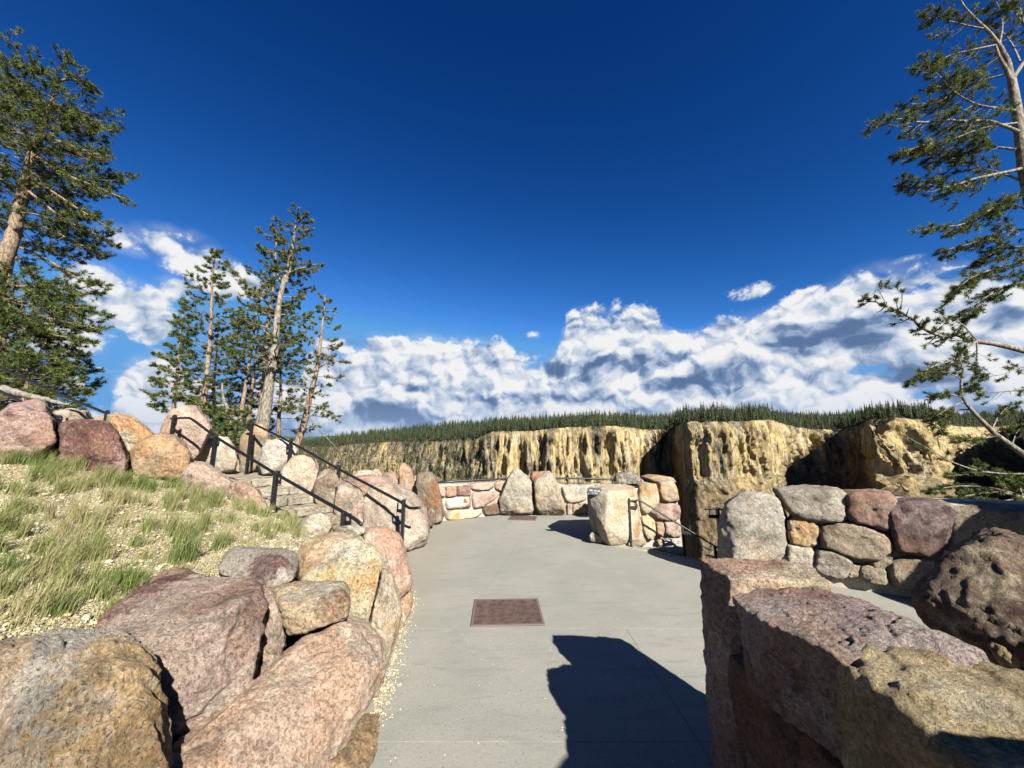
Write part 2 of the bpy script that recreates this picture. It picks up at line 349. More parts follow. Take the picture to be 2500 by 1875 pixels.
# ------------------------------------------------------------------ materials
def mat(name, rough=0.9, spec=0.3):
    m = bpy.data.materials.new(name); m.use_nodes = True; T = NT(m.node_tree)
    b = T.N['Principled BSDF']; b.inputs['Roughness'].default_value = rough; b.inputs['Specular IOR Level'].default_value = spec
    return m, T, b
def rock_mat(name, A, B, Cc, W=None, spots=(), scale=1.0, streak=(1, 1, 1), cover=0.5, lichen=0.25, grain=0.24, bump=1.0, warp=0.25):
    """A,B: main mottled pair, Cc: mineral stain, W: pale crust; spots: world-placed stains (centre, radius, colour)"""
    m, T, b = mat(name, 0.92, 0.2)
    geo = T.n('ShaderNodeNewGeometry').outputs['Position']
    off = (sum(map(ord, name)) % 37 * 1.7, len(name) * 0.9, 3.1)
    v0 = T.vm('ADD', geo, off); v = T.vm('MULTIPLY', v0, streak)
    n1 = T.noise(v, 2.2 * scale, 10, 0.70, 0.2)
    n2 = T.noise(T.vm('ADD', v, (7, 3, 1)), 3.1 * scale, 11, 0.72, warp)
    n3 = T.noise(v0, 34 * scale, 6, 0.75)
    c = T.mix(T.ss(n1, 0.40, 0.62), A, B)
    if W: c = T.mix(T.m('MULTIPLY', T.ss(T.noise(v, 4.3 * scale, 8, 0.7, 0.6), 0.50, 0.62), 0.75), c, W)
    c = T.mix(T.m('MULTIPLY', T.ss(n2, 0.60 - 0.14 * cover, 0.70 - 0.10 * cover), 0.85), c, Cc)
    for (ctr, rad, cc) in spots:
        d = T.vm('DISTANCE', geo, tuple(float(q) for q in ctr), out=1)
        d = T.m('ADD', T.m('DIVIDE', d, rad), T.m('MULTIPLY', T.m('SUBTRACT', T.noise(v0, 5, 8, 0.68, 0.5), 0.5), 2.4))
        brk = T.ss(T.noise(v, 22, 7, 0.75), 0.36, 0.56, 0.25, 0.90)
        c = T.mix(T.m('MULTIPLY', T.ss(d, 0.72, 1.05, 1.0, 0.0), brk), c, cc)
    pt = T.noise(T.vm('ADD', v, (3, 9, 5)), 1.5 * scale, 10, 0.64, 0.3)
    c = T.mix(T.ss(pt, 0.50, 0.58, 0, 0.52), c, T.mix(0.35, Cc, (0.30, 0.17, 0.08)))
    pd = T.noise(T.vm('ADD', v, (13, 2, 8)), 1.9 * scale, 10, 0.68, 0.2)
    c = T.vm('SCALE', c, T.ss(pd, 0.50, 0.62, 1.0, 0.62))
    # mineral grain
    vg = T.voro(v0, 140, 'F1', out=1); gs = T.n('ShaderNodeSeparateColor', {0: vg}).outputs[0]
    c = T.mix(1.0, c, T.n('ShaderNodeCombineColor', {0: T.m('ADD', 1 - grain, T.m('MULTIPLY', gs, grain * 2)), 1: T.m('ADD', 1 - grain, T.m('MULTIPLY', gs, grain * 2)), 2: T.m('ADD', 1 - grain, T.m('MULTIPLY', gs, grain * 2))}).outputs[0], 'MULTIPLY')
    mott = T.ss(n3, 0.32, 0.68, 0.72, 1.22)
    c = T.vm('SCALE', c, mott)
    dk = T.ss(T.noise(T.vm('MULTIPLY', v0, (1.3, 1.0, .8)), 80, 5, 0.75), 0.57, 0.66)
    dk = T.m('MULTIPLY', dk, T.ss(T.noise(v0, 2.6, 5, 0.6), 0.42, 0.60, 0.25, 1.5)); c = T.mix(T.m('MULTIPLY', dk, lichen * 1.2), c, (0.07, 0.058, 0.048))
    T.L.new(c, b.inputs['Base Color'])
    hb = T.m('ADD', T.m('MULTIPLY', T.noise(v, 14, 12, 0.76), 0.8), T.m('MULTIPLY', T.noise(v0, 110, 4, 0.7), 0.22))
    hb = T.m('ADD', hb, T.m('MULTIPLY', T.m('ABSOLUTE', T.m('SUBTRACT', T.noise(v, 4.2, 11, 0.70), 0.5)), 1.3))
    st = T.noise(T.vm('MULTIPLY', v0, (1.3, 1.1, .75)), 60, 5, 0.72)
    hb = T.m('ADD', hb, T.m('MULTIPLY', T.ss(st, 0.30, 0.46), 0.38))
    bp = T.n('ShaderNodeBump', {'Height': hb, 'Strength': min(1.0, 0.95 * bump), 'Distance': 0.038 * bump})
    T.L.new(bp.outputs[0], b.inputs['Normal'])
    return m
CREAM = K(228, 214, 186); TAN = K(205, 182, 146); GREY = K(176, 168, 156); PALE = K(232, 224, 206)
PINK = K(205, 165, 148); DPINK = K(178, 136, 122); MAROON = K(110, 62, 58); OCHRE = K(206, 160, 88)
RUST = K(170, 98, 48); ORANGE = K(226, 160, 78); BROWN = K(112, 84, 62); YEL = K(228, 205, 130); DGREY = K(120, 112, 102)
LPURP = K(150, 122, 122)
RM = {
 'grey': rock_mat('grey_granite', GREY, CREAM, DGREY, PALE, cover=0.3),
 'pale': rock_mat('pale_granite', PALE, K(205, 195, 178), TAN, K(214, 206, 192), cover=0.35, lichen=.18),
 'cream': rock_mat('cream_granite', CREAM, TAN, GREY, PALE, cover=0.3, lichen=.2),
 'tan': rock_mat('tan_granite', TAN, K(190, 164, 128), ORANGE, CREAM, cover=0.35),
 'pinkgrey': rock_mat('pink_grey_granite', K(212, 186, 162), PINK, GREY, CREAM, cover=0.35),
 'pink': rock_mat('pink_rhyolite', PINK, K(198, 152, 134), DPINK, CREAM, cover=0.4),
 'yellow': rock_mat('yellow_rhyolite', K(232, 206, 142), OCHRE, ORANGE, PALE, cover=0.6),
 'yellow2': rock_mat('yellow_stained_granite', CREAM, YEL, ORANGE, PALE, cover=0.75, lichen=.3),
 'maroonmix': rock_mat('maroon_mottled_rhyolite', K(190, 160, 142), DPINK, MAROON, GREY, cover=0.75),
 'brown': rock_mat('brown_rhyolite', BROWN, K(150, 120, 92), RUST, GREY, cover=0.4),
 'rust': rock_mat('rust_orange_rhyolite', K(190, 128, 78), K(216, 180, 140), RUST, CREAM, cover=0.75, streak=(1.4, 1.4, .5)),
 'mortar': rock_mat('mortar', K(226, 214, 190), K(206, 194, 174), GREY, None, cover=0.1, lichen=.1, scale=2, bump=.5),
}
# ------------------------------------------------------------------ boulder builders
UP = np.array([0, 0, 1.0])
def silhouette_pts(poly, t, thick, tilt=None, shrink=0.95, back=0.92, front=0.35):
    poly = np.asarray(poly, float); c = poly.mean(0); out = []
    for i, q in enumerate(poly):
        tt = t if np.isscalar(t) else t[i]
        out.append(P(q[0], q[1], tt + thick * 0.18))
        f = c + (q - c) * shrink; out.append(P(f[0], f[1], tt - thick * front))
        k = c + (q - c) * back; out.append(P(k[0], k[1], tt + thick * (1 - front)))
    return out
def boulder(poly, t, thick, m, label, sub=5, seed=None, name='boulder', cat='boulder', parent=None, group=None, **kw):
    seed = seed if seed is not None else int(abs(poly[0][0]) * 3 + abs(poly[0][1]))
    sk = {k: kw.pop(k) for k in ('shrink', 'back', 'front') if k in kw}
    V, Fc = rock_geo(silhouette_pts(poly, t, thick, **sk), sub, seed=seed, **kw)
    m = RM[m] if isinstance(m, str) else m
    if parent: return meshobj(name, V, Fc, m, parent)
    return meshobj(name, V, Fc, m, None, label=label, cat=cat, group=group)
def hullrock(pts, m, label=None, sub=5, seed=1, name='boulder', cat='boulder', parent=None, **kw):
    V, Fc = rock_geo(pts, sub, seed=seed, **kw); m = RM[m] if isinstance(m, str) else m
    if parent: return meshobj(name, V, Fc, m, parent, label=label)
    return meshobj(name, V, Fc, m, None, label=label, cat=cat)
def wallstone(poly, a, b, bulge, depth, m, parent, seed, sub=4, label=None, grow=1.06, **kw):
    poly = np.asarray(poly, float); c = poly.mean(0); poly = c + (poly - c) * grow
    n = np.array([b[1] - a[1], -(b[0] - a[0]), 0.0]); n /= np.linalg.norm(n)
    if n[1] > 0: n = -n
    pts = []
    for q in poly:
        p0 = PL(q[0], q[1], a, b); f = c + (q - c) * 0.88; pf = PL(f[0], f[1], a, b)
        pts += [p0, p0 + n * bulge * .35, pf + n * bulge, p0 - n * depth]
    V, Fc = rock_geo(pts, sub, seed=seed, p=kw.pop('p', 16), cuts=kw.pop('cuts', 3), rough=kw.pop('rough', 0.055), fine=kw.pop('fine', 0.005), cracks=0.15, facets=kw.pop('facets', 3), fcut=(.88, .97), **kw)
    return meshobj('stone', V, Fc, RM[m] if isinstance(m, str) else m, parent, label=label)
def slabpoly(poly, a, b, d0, d1, m, parent, name='mortar'):
    """wall core: picture outline on the wall plane, between offsets d0 and d1 along its normal"""
    n = np.array([b[1] - a[1], -(b[0] - a[0]), 0.0]); n /= np.linalg.norm(n)
    if n[1] > 0: n = -n
    q = [PL(x, y, a, b) for x, y in poly]; k = len(q)
    V = [p + n * d0 for p in q] + [p + n * d1 for p in q]
    Fc = [tuple(range(k)), tuple(range(2 * k - 1, k - 1, -1))] + [(i, (i + 1) % k, k + (i + 1) % k, k + i) for i in range(k)]
    bm = bmesh.new(); vs = [bm.verts.new(tuple(v)) for v in V]; [bm.faces.new([vs[i] for i in f]) for f in Fc]
    bmesh.ops.recalc_face_normals(bm, faces=bm.faces); bmesh.ops.triangulate(bm, faces=bm.faces)
    for _ in range(4):
        es = [e for e in bm.edges if e.calc_length() > 0.12]
        if es: bmesh.ops.subdivide_edges(bm, edges=es, cuts=1); bmesh.ops.triangulate(bm, faces=[f for f in bm.faces if len(f.verts) > 3])
    bm.verts.index_update(); V = np.array([v.co[:] for v in bm.verts]); Fc = np.array([[v.index for v in f.verts] for f in bm.faces]); bm.free()
    V = V + n * (fbm(V * 6, 3, 3) * 0.012)[:, None]
    return meshobj(name, V, Fc, RM[m], parent, smooth=True)
# ================================================================== STRUCTURE
# ---- stair frame (plan): front edge line starts at SF0, climbs along SD; SN points to the back
SF0 = np.array([-2.30, 5.07]); SD = np.array([-0.867, 0.498]); SN = np.array([0.498, 0.867]); SW = 1.30
RISE, RUN, NST = 0.137, 0.42, 8; S_START = 0.05
def stair_z(s): return np.clip(np.floor((s - S_START) / RUN) + 1, 0, NST) * RISE
def stair_pt(s, n, z): q = SF0 + SD * s + SN * n; return np.array([q[0], q[1], z])
PAVE = [(-1.0, -1.2), (-0.98, 3.0), (-1.25, 4.3), (-1.9, 4.55), (-2.6, 5.05), (-1.7, 6.6), (-1.9, 8.6), (-1.75, 10.0), (0, 10.9), (2.2, 10.9), (1.75, 7.7), (2.15, 7.0), (2.95, 5.85), (4.8, 4.6), (6.2, 3.4), (6.4, -1.2)]
def inside(poly, X, Y):
    r = np.zeros(X.shape, bool); n = len(poly)
    for i in range(n):
        x0, y0 = poly[i]; x1, y1 = poly[(i + 1) % n]
        c = ((y0 > Y) != (y1 > Y)) & (X < (x1 - x0) * (Y - y0) / (y1 - y0 + 1e-12) + x0); r ^= c
    return r
def sstep(x, a, b): t = np.clip((x - a) / (b - a), 0, 1); return t * t * (3 - 2 * t)
def bank_z(X, Y):
    return 0.75 + 0.235 * (-X - 2.7)
def ground_z(X, Y):
    X = np.asarray(X, float); Y = np.asarray(Y, float)
    q = np.stack([X * 0.9, Y * 0.9, X * 0], -1).reshape(-1, 3)
    nz = (fbm(q, 3, 5) * 0.05 + fbm(q * 5, 3, 8) * 0.014).reshape(X.shape)
    zb = bank_z(X, Y)
    zb = np.where(X < -9.3, bank_z(-9.3, 0) - 0.10 * (-9.3 - X) , zb)
    edge = np.interp(Y, [-3, 2.6, 3.1, 3.4, 4.3, 4.6, 5.1, 20], [-2.0, -2.0, -1.75, -1.3, -1.4, -1.9, -2.5, -2.5])
    z = np.where(X < edge, zb * sstep(edge - X, 0.0, 0.22) - 0.10 * (1 - sstep(edge - X, 0.0, 0.22)), -0.10)
    # stair corridor and its landing
    s = (X - SF0[0]) * SD[0] + (Y - SF0[1]) * SD[1]; n = (X - SF0[0]) * SN[0] + (Y - SF0[1]) * SN[1]
    cor = sstep(n, -0.30, -0.05) * (s > -0.6) * (n < 1.9)
    z = z * (1 - cor) + (np.minimum(stair_z(s) - 0.20, z + 0.1)) * cor
    land = sstep(n, -0.30, 0.0) * (s > S_START + RUN * NST - 0.1); z = np.where(land > 0.5, 1.08 + np.clip(s - 6.2, 0, 2.0) * 0.25, z)
    # behind the stairs the ground drops towards the rim where the pines stand
    bk = sstep(n, 1.9, 4.6) * sstep(-X, 2.4, 3.4)
    z = z * (1 - bk) + (0.25 + 0.05 * (-X)) * bk
    # beyond the overlook: steep drop
    outx = np.maximum(0, Y - 11.1 - 0.9 * np.clip(-X - 3, 0, 12))
    z = z - 1.1 * outx
    dr = sstep(X, 2.5, 3.2) * np.maximum(0, (Y - 6.9) + 0.35 * (X - 3)) * 1.1
    z = z - np.maximum(dr, 1.2 * np.maximum(0, X - 1.9) * (Y > 7.25) * (X < 3.2))
    lft = np.maximum(0, -X - 17) * 0.8
    ctr = sstep(X, 1.9, 2.25) * sstep(Y, 6.35 - 0, 6.75) * 1.3
    z = z - ctr - lft
    # the bare rise at the upper left that runs up to the pines
    return z + nz * (z > -0.05) + nz * 0.3
def build_ground():
    xs = np.arange(-20, 15, 0.10); ys = np.arange(-4, 20, 0.10); X, Y = np.meshgrid(xs, ys)
    Z = ground_z(X, Y); nx, ny = len(xs), len(ys)
    V = np.stack([X, Y, Z], -1).reshape(-1, 3)
    i = np.arange(ny - 1)[:, None] * nx + np.arange(nx - 1)[None]; Fc = np.stack([i, i + 1, i + nx + 1, i + nx], -1).reshape(-1, 4)
    m, T, b = mat('gravelly_soil', 0.95, 0.1)
    g = T.n('ShaderNodeNewGeometry').outputs['Position']
    vc = T.voro(g, 62, 'F1', out=1); sc = T.n('ShaderNodeSeparateColor', {0: vc}).outputs
    vd = T.voro(g, 62, 'F1')
    c = T.mix(T.ss(T.noise(g, 2.5, 6, .6), .4, .62), K(214, 190, 128), K(232, 216, 172))
    c = T.mix(T.ss(sc[0], .55, .9), c, K(240, 230, 200)); c = T.mix(T.ss(sc[1], .75, .95), c, K(150, 128, 92))
    c = T.mix(T.ss(T.noise(g, 2.2, 7, .65), .50, .62, 0, .45), c, K(150, 126, 86)); c = T.mix(T.ss(T.noise(g, 9, 6, .7), .56, .66, 0, .6), c, K(104, 84, 58))
    T.L.new(c, b.inputs['Base Color'])
    hh = T.m('ADD', T.m('MULTIPLY', T.ss(vd, 0.0, .6, 1.0, 0.0), 1.0), T.m('MULTIPLY', T.noise(g, 120, 4, .7), .5))
    T.L.new(T.n('ShaderNodeBump', {'Height': hh, 'Strength': 1.0, 'Distance': 0.02}).outputs[0], b.inputs['Normal'])
    meshobj('ground', V, Fc, m, None, origin=(0, 0, 0), kind='structure', label='pale yellow gravelly bank and soil around the overlook')
    return m
M_SOIL = build_ground()
# ---- concrete pavement: panels cut along the real joints
def concrete():
    m, T, b = mat('concrete', 0.85, 0.25)
    g = T.n('ShaderNodeNewGeometry').outputs['Position']
    n1 = T.noise(g, 0.9, 7, .6, .6); n2 = T.noise(T.vm('MULTIPLY', g, (1.2, 4.5, 1)), 2.2, 7, .62); n3 = T.noise(g, 60, 5, .7)
    c = T.mix(T.ss(n1, .38, .64), K(181, 181, 167, .41), K(192, 190, 175, .41))
    c = T.mix(T.m('MULTIPLY', T.ss(n2, .50, .68), .45), c, K(162, 163, 150, .404))
    c = T.vm('SCALE', c, T.ss(n3, .25, .75, .88, 1.12))
    # exposed aggregate towards the near left, dark and light specks
    sep = T.n('ShaderNodeSeparateXYZ', {0: g}).outputs
    v = T.voro(g, 48, 'F1', out=0); vc = T.n('ShaderNodeSeparateColor', {0: T.voro(g, 48, 'F1', out=1)}).outputs
    near = T.ss(T.m('ADD', sep[1], T.m('MULTIPLY', T.noise(g, 1.5, 4), 2.0)), 7.5, 3.3)
    spd = T.m('MULTIPLY', T.m('MULTIPLY', T.ss(v, .24, .12), T.ss(vc[0], .70, .76)), T.m('ADD', .25, T.m('MULTIPLY', near, .75)))
    spl = T.m('MULTIPLY', T.m('MULTIPLY', T.ss(v, .24, .12), T.ss(vc[1], .965, .98)), near)
    c = T.mix(spd, c, (.07, .065, .06)); c = T.mix(spl, c, (.55, .5, .42))
    st = T.ss(T.noise(T.vm('MULTIPLY', g, (1, 1, 1)), 3.2, 8, .7, .3), .64, .74, 0, .35)
    c = T.mix(st, c, K(150, 142, 126, .35))
    # sand blown out from the planting edge
    edge = T.ss(T.m('ADD', sep[0], T.m('MULTIPLY', T.noise(g, 3, 6, .65), .6)), -.42, -.85)
    grit = T.ss(T.noise(g, 85, 3, .6), .44, .52)
    c = T.mix(T.m('MULTIPLY', T.m('MULTIPLY', edge, grit), .8), c, K(206, 192, 160, .35))
    T.L.new(c, b.inputs['Base Color'])
    T.L.new(T.n('ShaderNodeBump', {'Height': T.m('ADD', T.m('MULTIPLY', T.noise(g, 160, 4, .7), .5), T.noise(g, 9, 5, .6)), 'Strength': .5, 'Distance': .006}).outputs[0], b.inputs['Normal'])
    return m
M_CONC = concrete()
def clip(poly, p, n):     # keep the side where (q-p).n >= 0
    out = []
    for i in range(len(poly)):
        a, b = np.array(poly[i]), np.array(poly[(i + 1) % len(poly)]); da, db = (a - p) @ n, (b - p) @ n
        if da >= 0: out.append(tuple(a))
        if (da >= 0) != (db >= 0): out.append(tuple(a + (b - a) * da / (da - db)))
    return out
def build_pavement():
    root = obj('pavement', None, None, (0, 0, 0), kind='structure', label='light grey concrete pavement of the overlook')
    j1a, j1b = G(1170, 1462)[:2], G(1305, 1272)[:2]; d = (j1b - j1a) / np.linalg.norm(j1b - j1a); n1 = np.array([d[1], -d[0]])
    gap = 0.0016
    y1, y2 = 2.47, 3.87
    parts = []
    A = clip(PAVE, np.array([0, y1 - gap]), np.array([0, -1.0])); B = clip(clip(PAVE, np.array([0, y1 + gap]), np.array([0, 1.0])), np.array([0, y2 - gap]), np.array([0, -1.0]))
    Cc = clip(PAVE, np.array([0, y2 + gap]), np.array([0, 1.0]))
    for q in (A, B):
        parts += [clip(q, np.array([1.045 - gap, 0]), np.array([-1.0, 0])), clip(q, np.array([1.045 + gap, 0]), np.array([1.0, 0]))]
    parts += [clip(Cc, j1a - n1 * gap, -n1), clip(Cc, j1a + n1 * gap, n1)]
    for q in parts:
        bm = bmesh.new(); k = len(q)
        t = [bm.verts.new((x, y, 0)) for x, y in q]; bo = [bm.verts.new((x, y, -0.10)) for x, y in q]
        bm.faces.new(t); [bm.faces.new((t[i], bo[i], bo[(i + 1) % k], t[(i + 1) % k])) for i in range(k)]
        bmesh.ops.recalc_face_normals(bm, faces=bm.faces)
        me = bpy.data.meshes.new('slab'); bm.to_mesh(me); bm.free(); me.materials.append(M_CONC)
        if me.polygons[0].normal.z < 0: me.flip_normals()
        obj('slab', me, root)
    # dark soil seen down the joints
    m, T, b = mat('joint_filler'); b.inputs['Base Color'].default_value = (.03, .028, .025, 1)
    V = [(x, y, -0.02) for x, y in PAVE]
    bm = bmesh.new(); f = bm.faces.new([bm.verts.new(v) for v in V]); bmesh.ops.triangulate(bm, faces=[f]); me = bpy.data.meshes.new('joint_filler'); bm.to_mesh(me); bm.free(); me.materials.append(m); obj('joint_filler', me, root)
build_pavement()

# ================================================================== CANYON
CPX = np.array([480, 600, 700, 760, 820, 900, 1000, 1100, 1175, 1200, 1300, 1400, 1500, 1548, 1562, 1640, 1662, 1690, 1760, 1850, 1885, 1905, 1960, 2060, 2100, 2125, 2200, 2270, 2292, 2305, 2400, 2500, 2800])
CD  = np.array([1500,1400,1250,1150,1050, 950, 830, 720, 640, 600, 570, 545, 515, 512, 585, 600, 480, 458, 448, 443, 458, 650, 700, 690, 600, 470, 455, 450, 470, 700, 840, 850, 480])
CPX[-1] = 2545
CRY = np.array([1078,1078,1080,1092,1090,1084,1078,1078,1066,1054,1052,1042,1040,1046,1050,1050,1036,1028,1030,1026,1026,1034,1046,1050,1040,1026,1022,1024,1030,1040,1044,1040,1036])
CSK = np.array([1086,1084,1082,1078,1070,1060,1050,1043,1040,1039,1036,1034,1032,1030,1030,1028,1026,1025,1025,1024,1022,1022,1020,1020,1020,1020,1020,1022,1022,1022,1018,1016,1014])
CG  = np.array([1.6,1.6,1.6,1.5,1.3,1.1,.85,.7,.35,.22,.18,.16,.15,.15,.15,.15,.16,.18,.2,.2,.18,.2,.22,.22,.2,.18,.18,.2,.25,.3,.3,.3,.3])
def build_canyon():
    px = np.arange(500, 2790, 2.4); nc = len(px); u = (px - CX) / F
    wob = fbm(np.stack([px / 60, px * 0, px * 0], -1), 3, 3)
    Yr = np.interp(px, CPX, CD); kk = np.exp(-np.linspace(-2, 2, 13) ** 2); kk /= kk.sum(); Yr = np.convolve(np.pad(Yr, 6, 'edge'), kk, 'valid') + wob * 10; ry = np.interp(px, CPX, CRY) + wob * 2.5; sky = np.interp(px, CPX, CSK); g = np.interp(px, CPX, CG)
    kt = lambda py: (sp + (CY - py) / F * cp) / (cp - (CY - py) / F * sp)
    zr = 1.6 + Yr * kt(ry); Ys = Yr + 260; zs = 1.6 + Ys * kt(sky); zs = np.maximum(zs, zr + 1)
    NF, NPt = 260, 36
    rows = []
    zb = -175.0
    for j in range(NF):                                    # face, bottom to rim
        s = j / (NF - 1); z = zb + (zr - zb) * s
        drop = zr - z
        adv = g * drop + 0.95 * np.maximum(0, drop - 62) * np.interp(px, [480, 1100, 1500, 1640, 1700, 1800, 1900, 2100, 2300, 2800], [0.2, .5, .75, .8, .95, .95, .9, 1.0, 1.0, 1.0])
        adv += -3.0 * np.exp(-((s - 0.995) / 0.02) ** 2)
        rows.append((Yr - adv, z, np.full(nc, 0.0)))
    for j in range(1, NPt):
        s = j / (NPt - 1); Y = Yr + 260 * s; rows.append((Y, zr + (zs - zr) * s ** 0.8, np.full(nc, 1.0)))
    rows.append((Ys + 900, zs - 40, np.full(nc, 1.0)))
    Y = np.array([r[0] for r in rows]); Z = np.array([r[1] for r in rows]); PLt = np.array([r[2] for r in rows])
    X = u[None, :] * Y / 1.008
    # fluted, gullied rock
    q = np.stack([X / 24, Y / 60, Z / 150], -1).reshape(-1, 3); face = (PLt < .5)
    hgt = np.clip((zr[None] - Z) / 14, 0, 1) * face
    flat = lambda a: a.reshape(Y.shape)
    big = flat(ridge(q * [1, 1, 1.0], 3, 21)); mid = flat(ridge(np.stack([X / 6.0, Y / 16, Z / 60], -1).reshape(-1, 3), 4, 31)); fin = flat(fbm(np.stack([X / 3.2, Y / 8, Z / 22], -1).reshape(-1, 3), 4, 41))
    steep = np.interp(px, [500, 1000, 1180, 2800], [0.25, .5, 1, 1])[None]
    d = big * 17 + mid * 6.5 + fin * 2.8 + flat(ridge(np.stack([X / 3.0, Y / 9, Z / 26], -1).reshape(-1, 3), 2, 47)) * 1.9
    d = d * (1 - .5 * sstep(zr[None] - Z, 50, 85)); Y = Y - d * hgt * (0.35 + 0.65 * steep)
    Z = Z + face * 2.0 * fin * (1 - steep * .6) + (~face) * flat(fbm(np.stack([X / 40, Y / 40, X * 0], -1).reshape(-1, 3), 3, 5)) * 2.5
    X = X + fin * 1.2 * hgt
    nr = len(rows); V = np.stack([X, Y, Z], -1).reshape(-1, 3)
    i = np.arange(nr - 1)[:, None] * nc + np.arange(nc - 1)[None]; Fc = np.stack([i, i + 1, i + nc + 1, i + nc], -1).reshape(-1, 4)
    # rock colour zones (real rock colour of each part of the wall)
    wx = np.broadcast_to(px[None], Y.shape); nz = flat(fbm(np.stack([X / 22, Y / 60, Z / 70], -1).reshape(-1, 3), 4, 51)); nz2 = flat(fbm(np.stack([X / 7, Y / 20, Z / 40], -1).reshape(-1, 3), 4, 61))
    def zone(v): return v
    yel = np.interp(px, [500, 800, 900, 960, 1000, 1150, 1190, 1240, 1300, 1420, 1560, 1600, 1670, 1750, 1880, 1920, 2110, 2140, 2290, 2800], [0, .1, .35, .5, .15, .2, .45, .7, .4, .75, .8, .25, .55, .75, .9, .45, .3, 1.0, 1.0, .7])[None]
    depth = (zr[None] - Z)
    y_ = np.clip(yel + .02 + nz * 1.3 + nz2 * 1.0 + np.clip(depth / 120, 0, .2), 0, 1)
    base = np.array(K(136, 122, 100, .33)); ylc = np.array(K(240, 208, 128, .50)); pale = np.array(K(232, 216, 180, .46)); grn = np.array(K(84, 88, 58, 0.266)); brn = np.array(K(176, 148, 104, .34)); dk = np.array(K(70, 60, 50, 0.252))
    c = base[None, None] * (1 - y_[..., None]) + ylc * y_[..., None]
    pl = sstep(flat(fbm(np.stack([X / 14 + 9, Y / 30, Z / 30], -1).reshape(-1, 3), 3, 71)), .05, .35)[..., None] * 0.6; c = c * (1 - pl) + pale * pl
    dkm = sstep(flat(ridge(np.stack([X / 11, Y / 30, Z / 90 + 4], -1).reshape(-1, 3), 3, 81)) - .55 * yel, .2, .75)[..., None] * .68; c = c * (1 - dkm) + dk * dkm
    low = (sstep(depth, 62, 85) * .75)[..., None]; c = c * (1 - low) + brn * low
    gm = (np.interp(px, [500, 800, 900, 1180, 1260, 2800], [.9, .75, .5, .4, .05, 0])[None] * sstep(nz2, -.35, .25))[..., None]; c = c * (1 - gm) + grn * gm
    c = c * (1 - PLt[..., None]) + np.array(K(92, 88, 56, .35)) * PLt[..., None]
    m, T, b = mat('canyon_rock', 0.95, 0.1)
    at = T.n('ShaderNodeAttribute', attribute_name='rock').outputs['Color']; g_ = T.n('ShaderNodeNewGeometry').outputs['Position']
    vs = T.vm('MULTIPLY', g_, (1, .6, .15))
    n1 = T.noise(vs, .22, 10, .66, .6); n2 = T.noise(g_, .55, 8, .7)
    cc = T.vm('SCALE', at, T.ss(n1, .36, .64, .62, 1.50)); cc = T.mix(T.ss(n2, .56, .66, 0, .55), cc, K(70, 62, 44, 0.296)); cc = T.mix(T.ss(T.noise(T.vm('MULTIPLY', g_, (1, .6, .14)), .45, 8, .72, .4), .55, .63, 0, .7), cc, K(242, 220, 160, .52)); cc = T.mix(T.ss(T.noise(T.vm('MULTIPLY', g_, (1, .6, .10)), .30, 9, .74, .3), .56, .62, 0, .7), cc, K(88, 74, 56, 0.296))
    T.L.new(cc, b.inputs['Base Color'])
    T.L.new(T.n('ShaderNodeBump', {'Height': T.m('ABSOLUTE', T.m('SUBTRACT', T.noise(vs, .30, 11, .74), .5)), 'Strength': 1.0, 'Distance': 9.0}).outputs[0], b.inputs['Normal'])
    meshobj('canyon_wall', V, Fc, m, None, origin=(0, 400, 0), kind='structure', label='fluted yellow and dark rock wall across the canyon', attrs={'rock': c.reshape(-1, 3)})
    return px, X, Y, Z, face, u
CAN = build_canyon()
# ---- conifers
def needle_mat(name, c1, c2, c3):
    m, T, b = mat(name, 0.75, 0.25)
    a = T.n('ShaderNodeAttribute', attribute_name='tint').outputs['Fac']
    c = T.mix(T.ss(a, .15, .75), c1, c2); c = T.mix(T.ss(a, .80, .95), c, c3)
    T.L.new(c, b.inputs['Base Color'])
    tr = T.n('ShaderNodeBsdfTranslucent', {'Color': c}); mx = T.n('ShaderNodeMixShader', {0: .28})
    T.L.new(b.outputs[0], mx.inputs[1]); T.L.new(tr.outputs[0], mx.inputs[2])
    T.L.new(mx.outputs[0], T.N['Material Output'].inputs[0]); return m
M_FOREST = needle_mat('forest_needles', (0.012, 0.020, 0.008), (0.038, 0.052, 0.018), (0.085, 0.085, 0.036))
def bark_mat(name, A, B, sc=1.0):
    m, T, b = mat(name, .95, .1); g = T.n('ShaderNodeNewGeometry').outputs['Position']
    v = T.vm('MULTIPLY', g, (1, 1, .35)); c = T.mix(T.ss(T.noise(v, 22 * sc, 7, .7), .4, .6), A, B)
    c = T.mix(T.ss(T.noise(g, 9 * sc, 6, .7), .58, .70, 0, .6), c, (.07, .06, .045)); T.L.new(c, b.inputs['Base Color'])
    T.L.new(T.n('ShaderNodeBump', {'Height': T.noise(v, 30 * sc, 6, .7), 'Strength': .9, 'Distance': .02}).outputs[0], b.inputs['Normal']); return m
M_BARK = bark_mat('pine_bark', K(184, 158, 128), K(124, 102, 80)); M_BARKS = bark_mat('silver_pine_bark', K(180, 170, 152), K(118, 106, 92)); M_FBARK = bark_mat('forest_bark', K(150, 140, 120), K(110, 100, 84), .1)
M_DEAD = bark_mat('weathered_dead_wood', K(170, 162, 150), K(120, 110, 100))
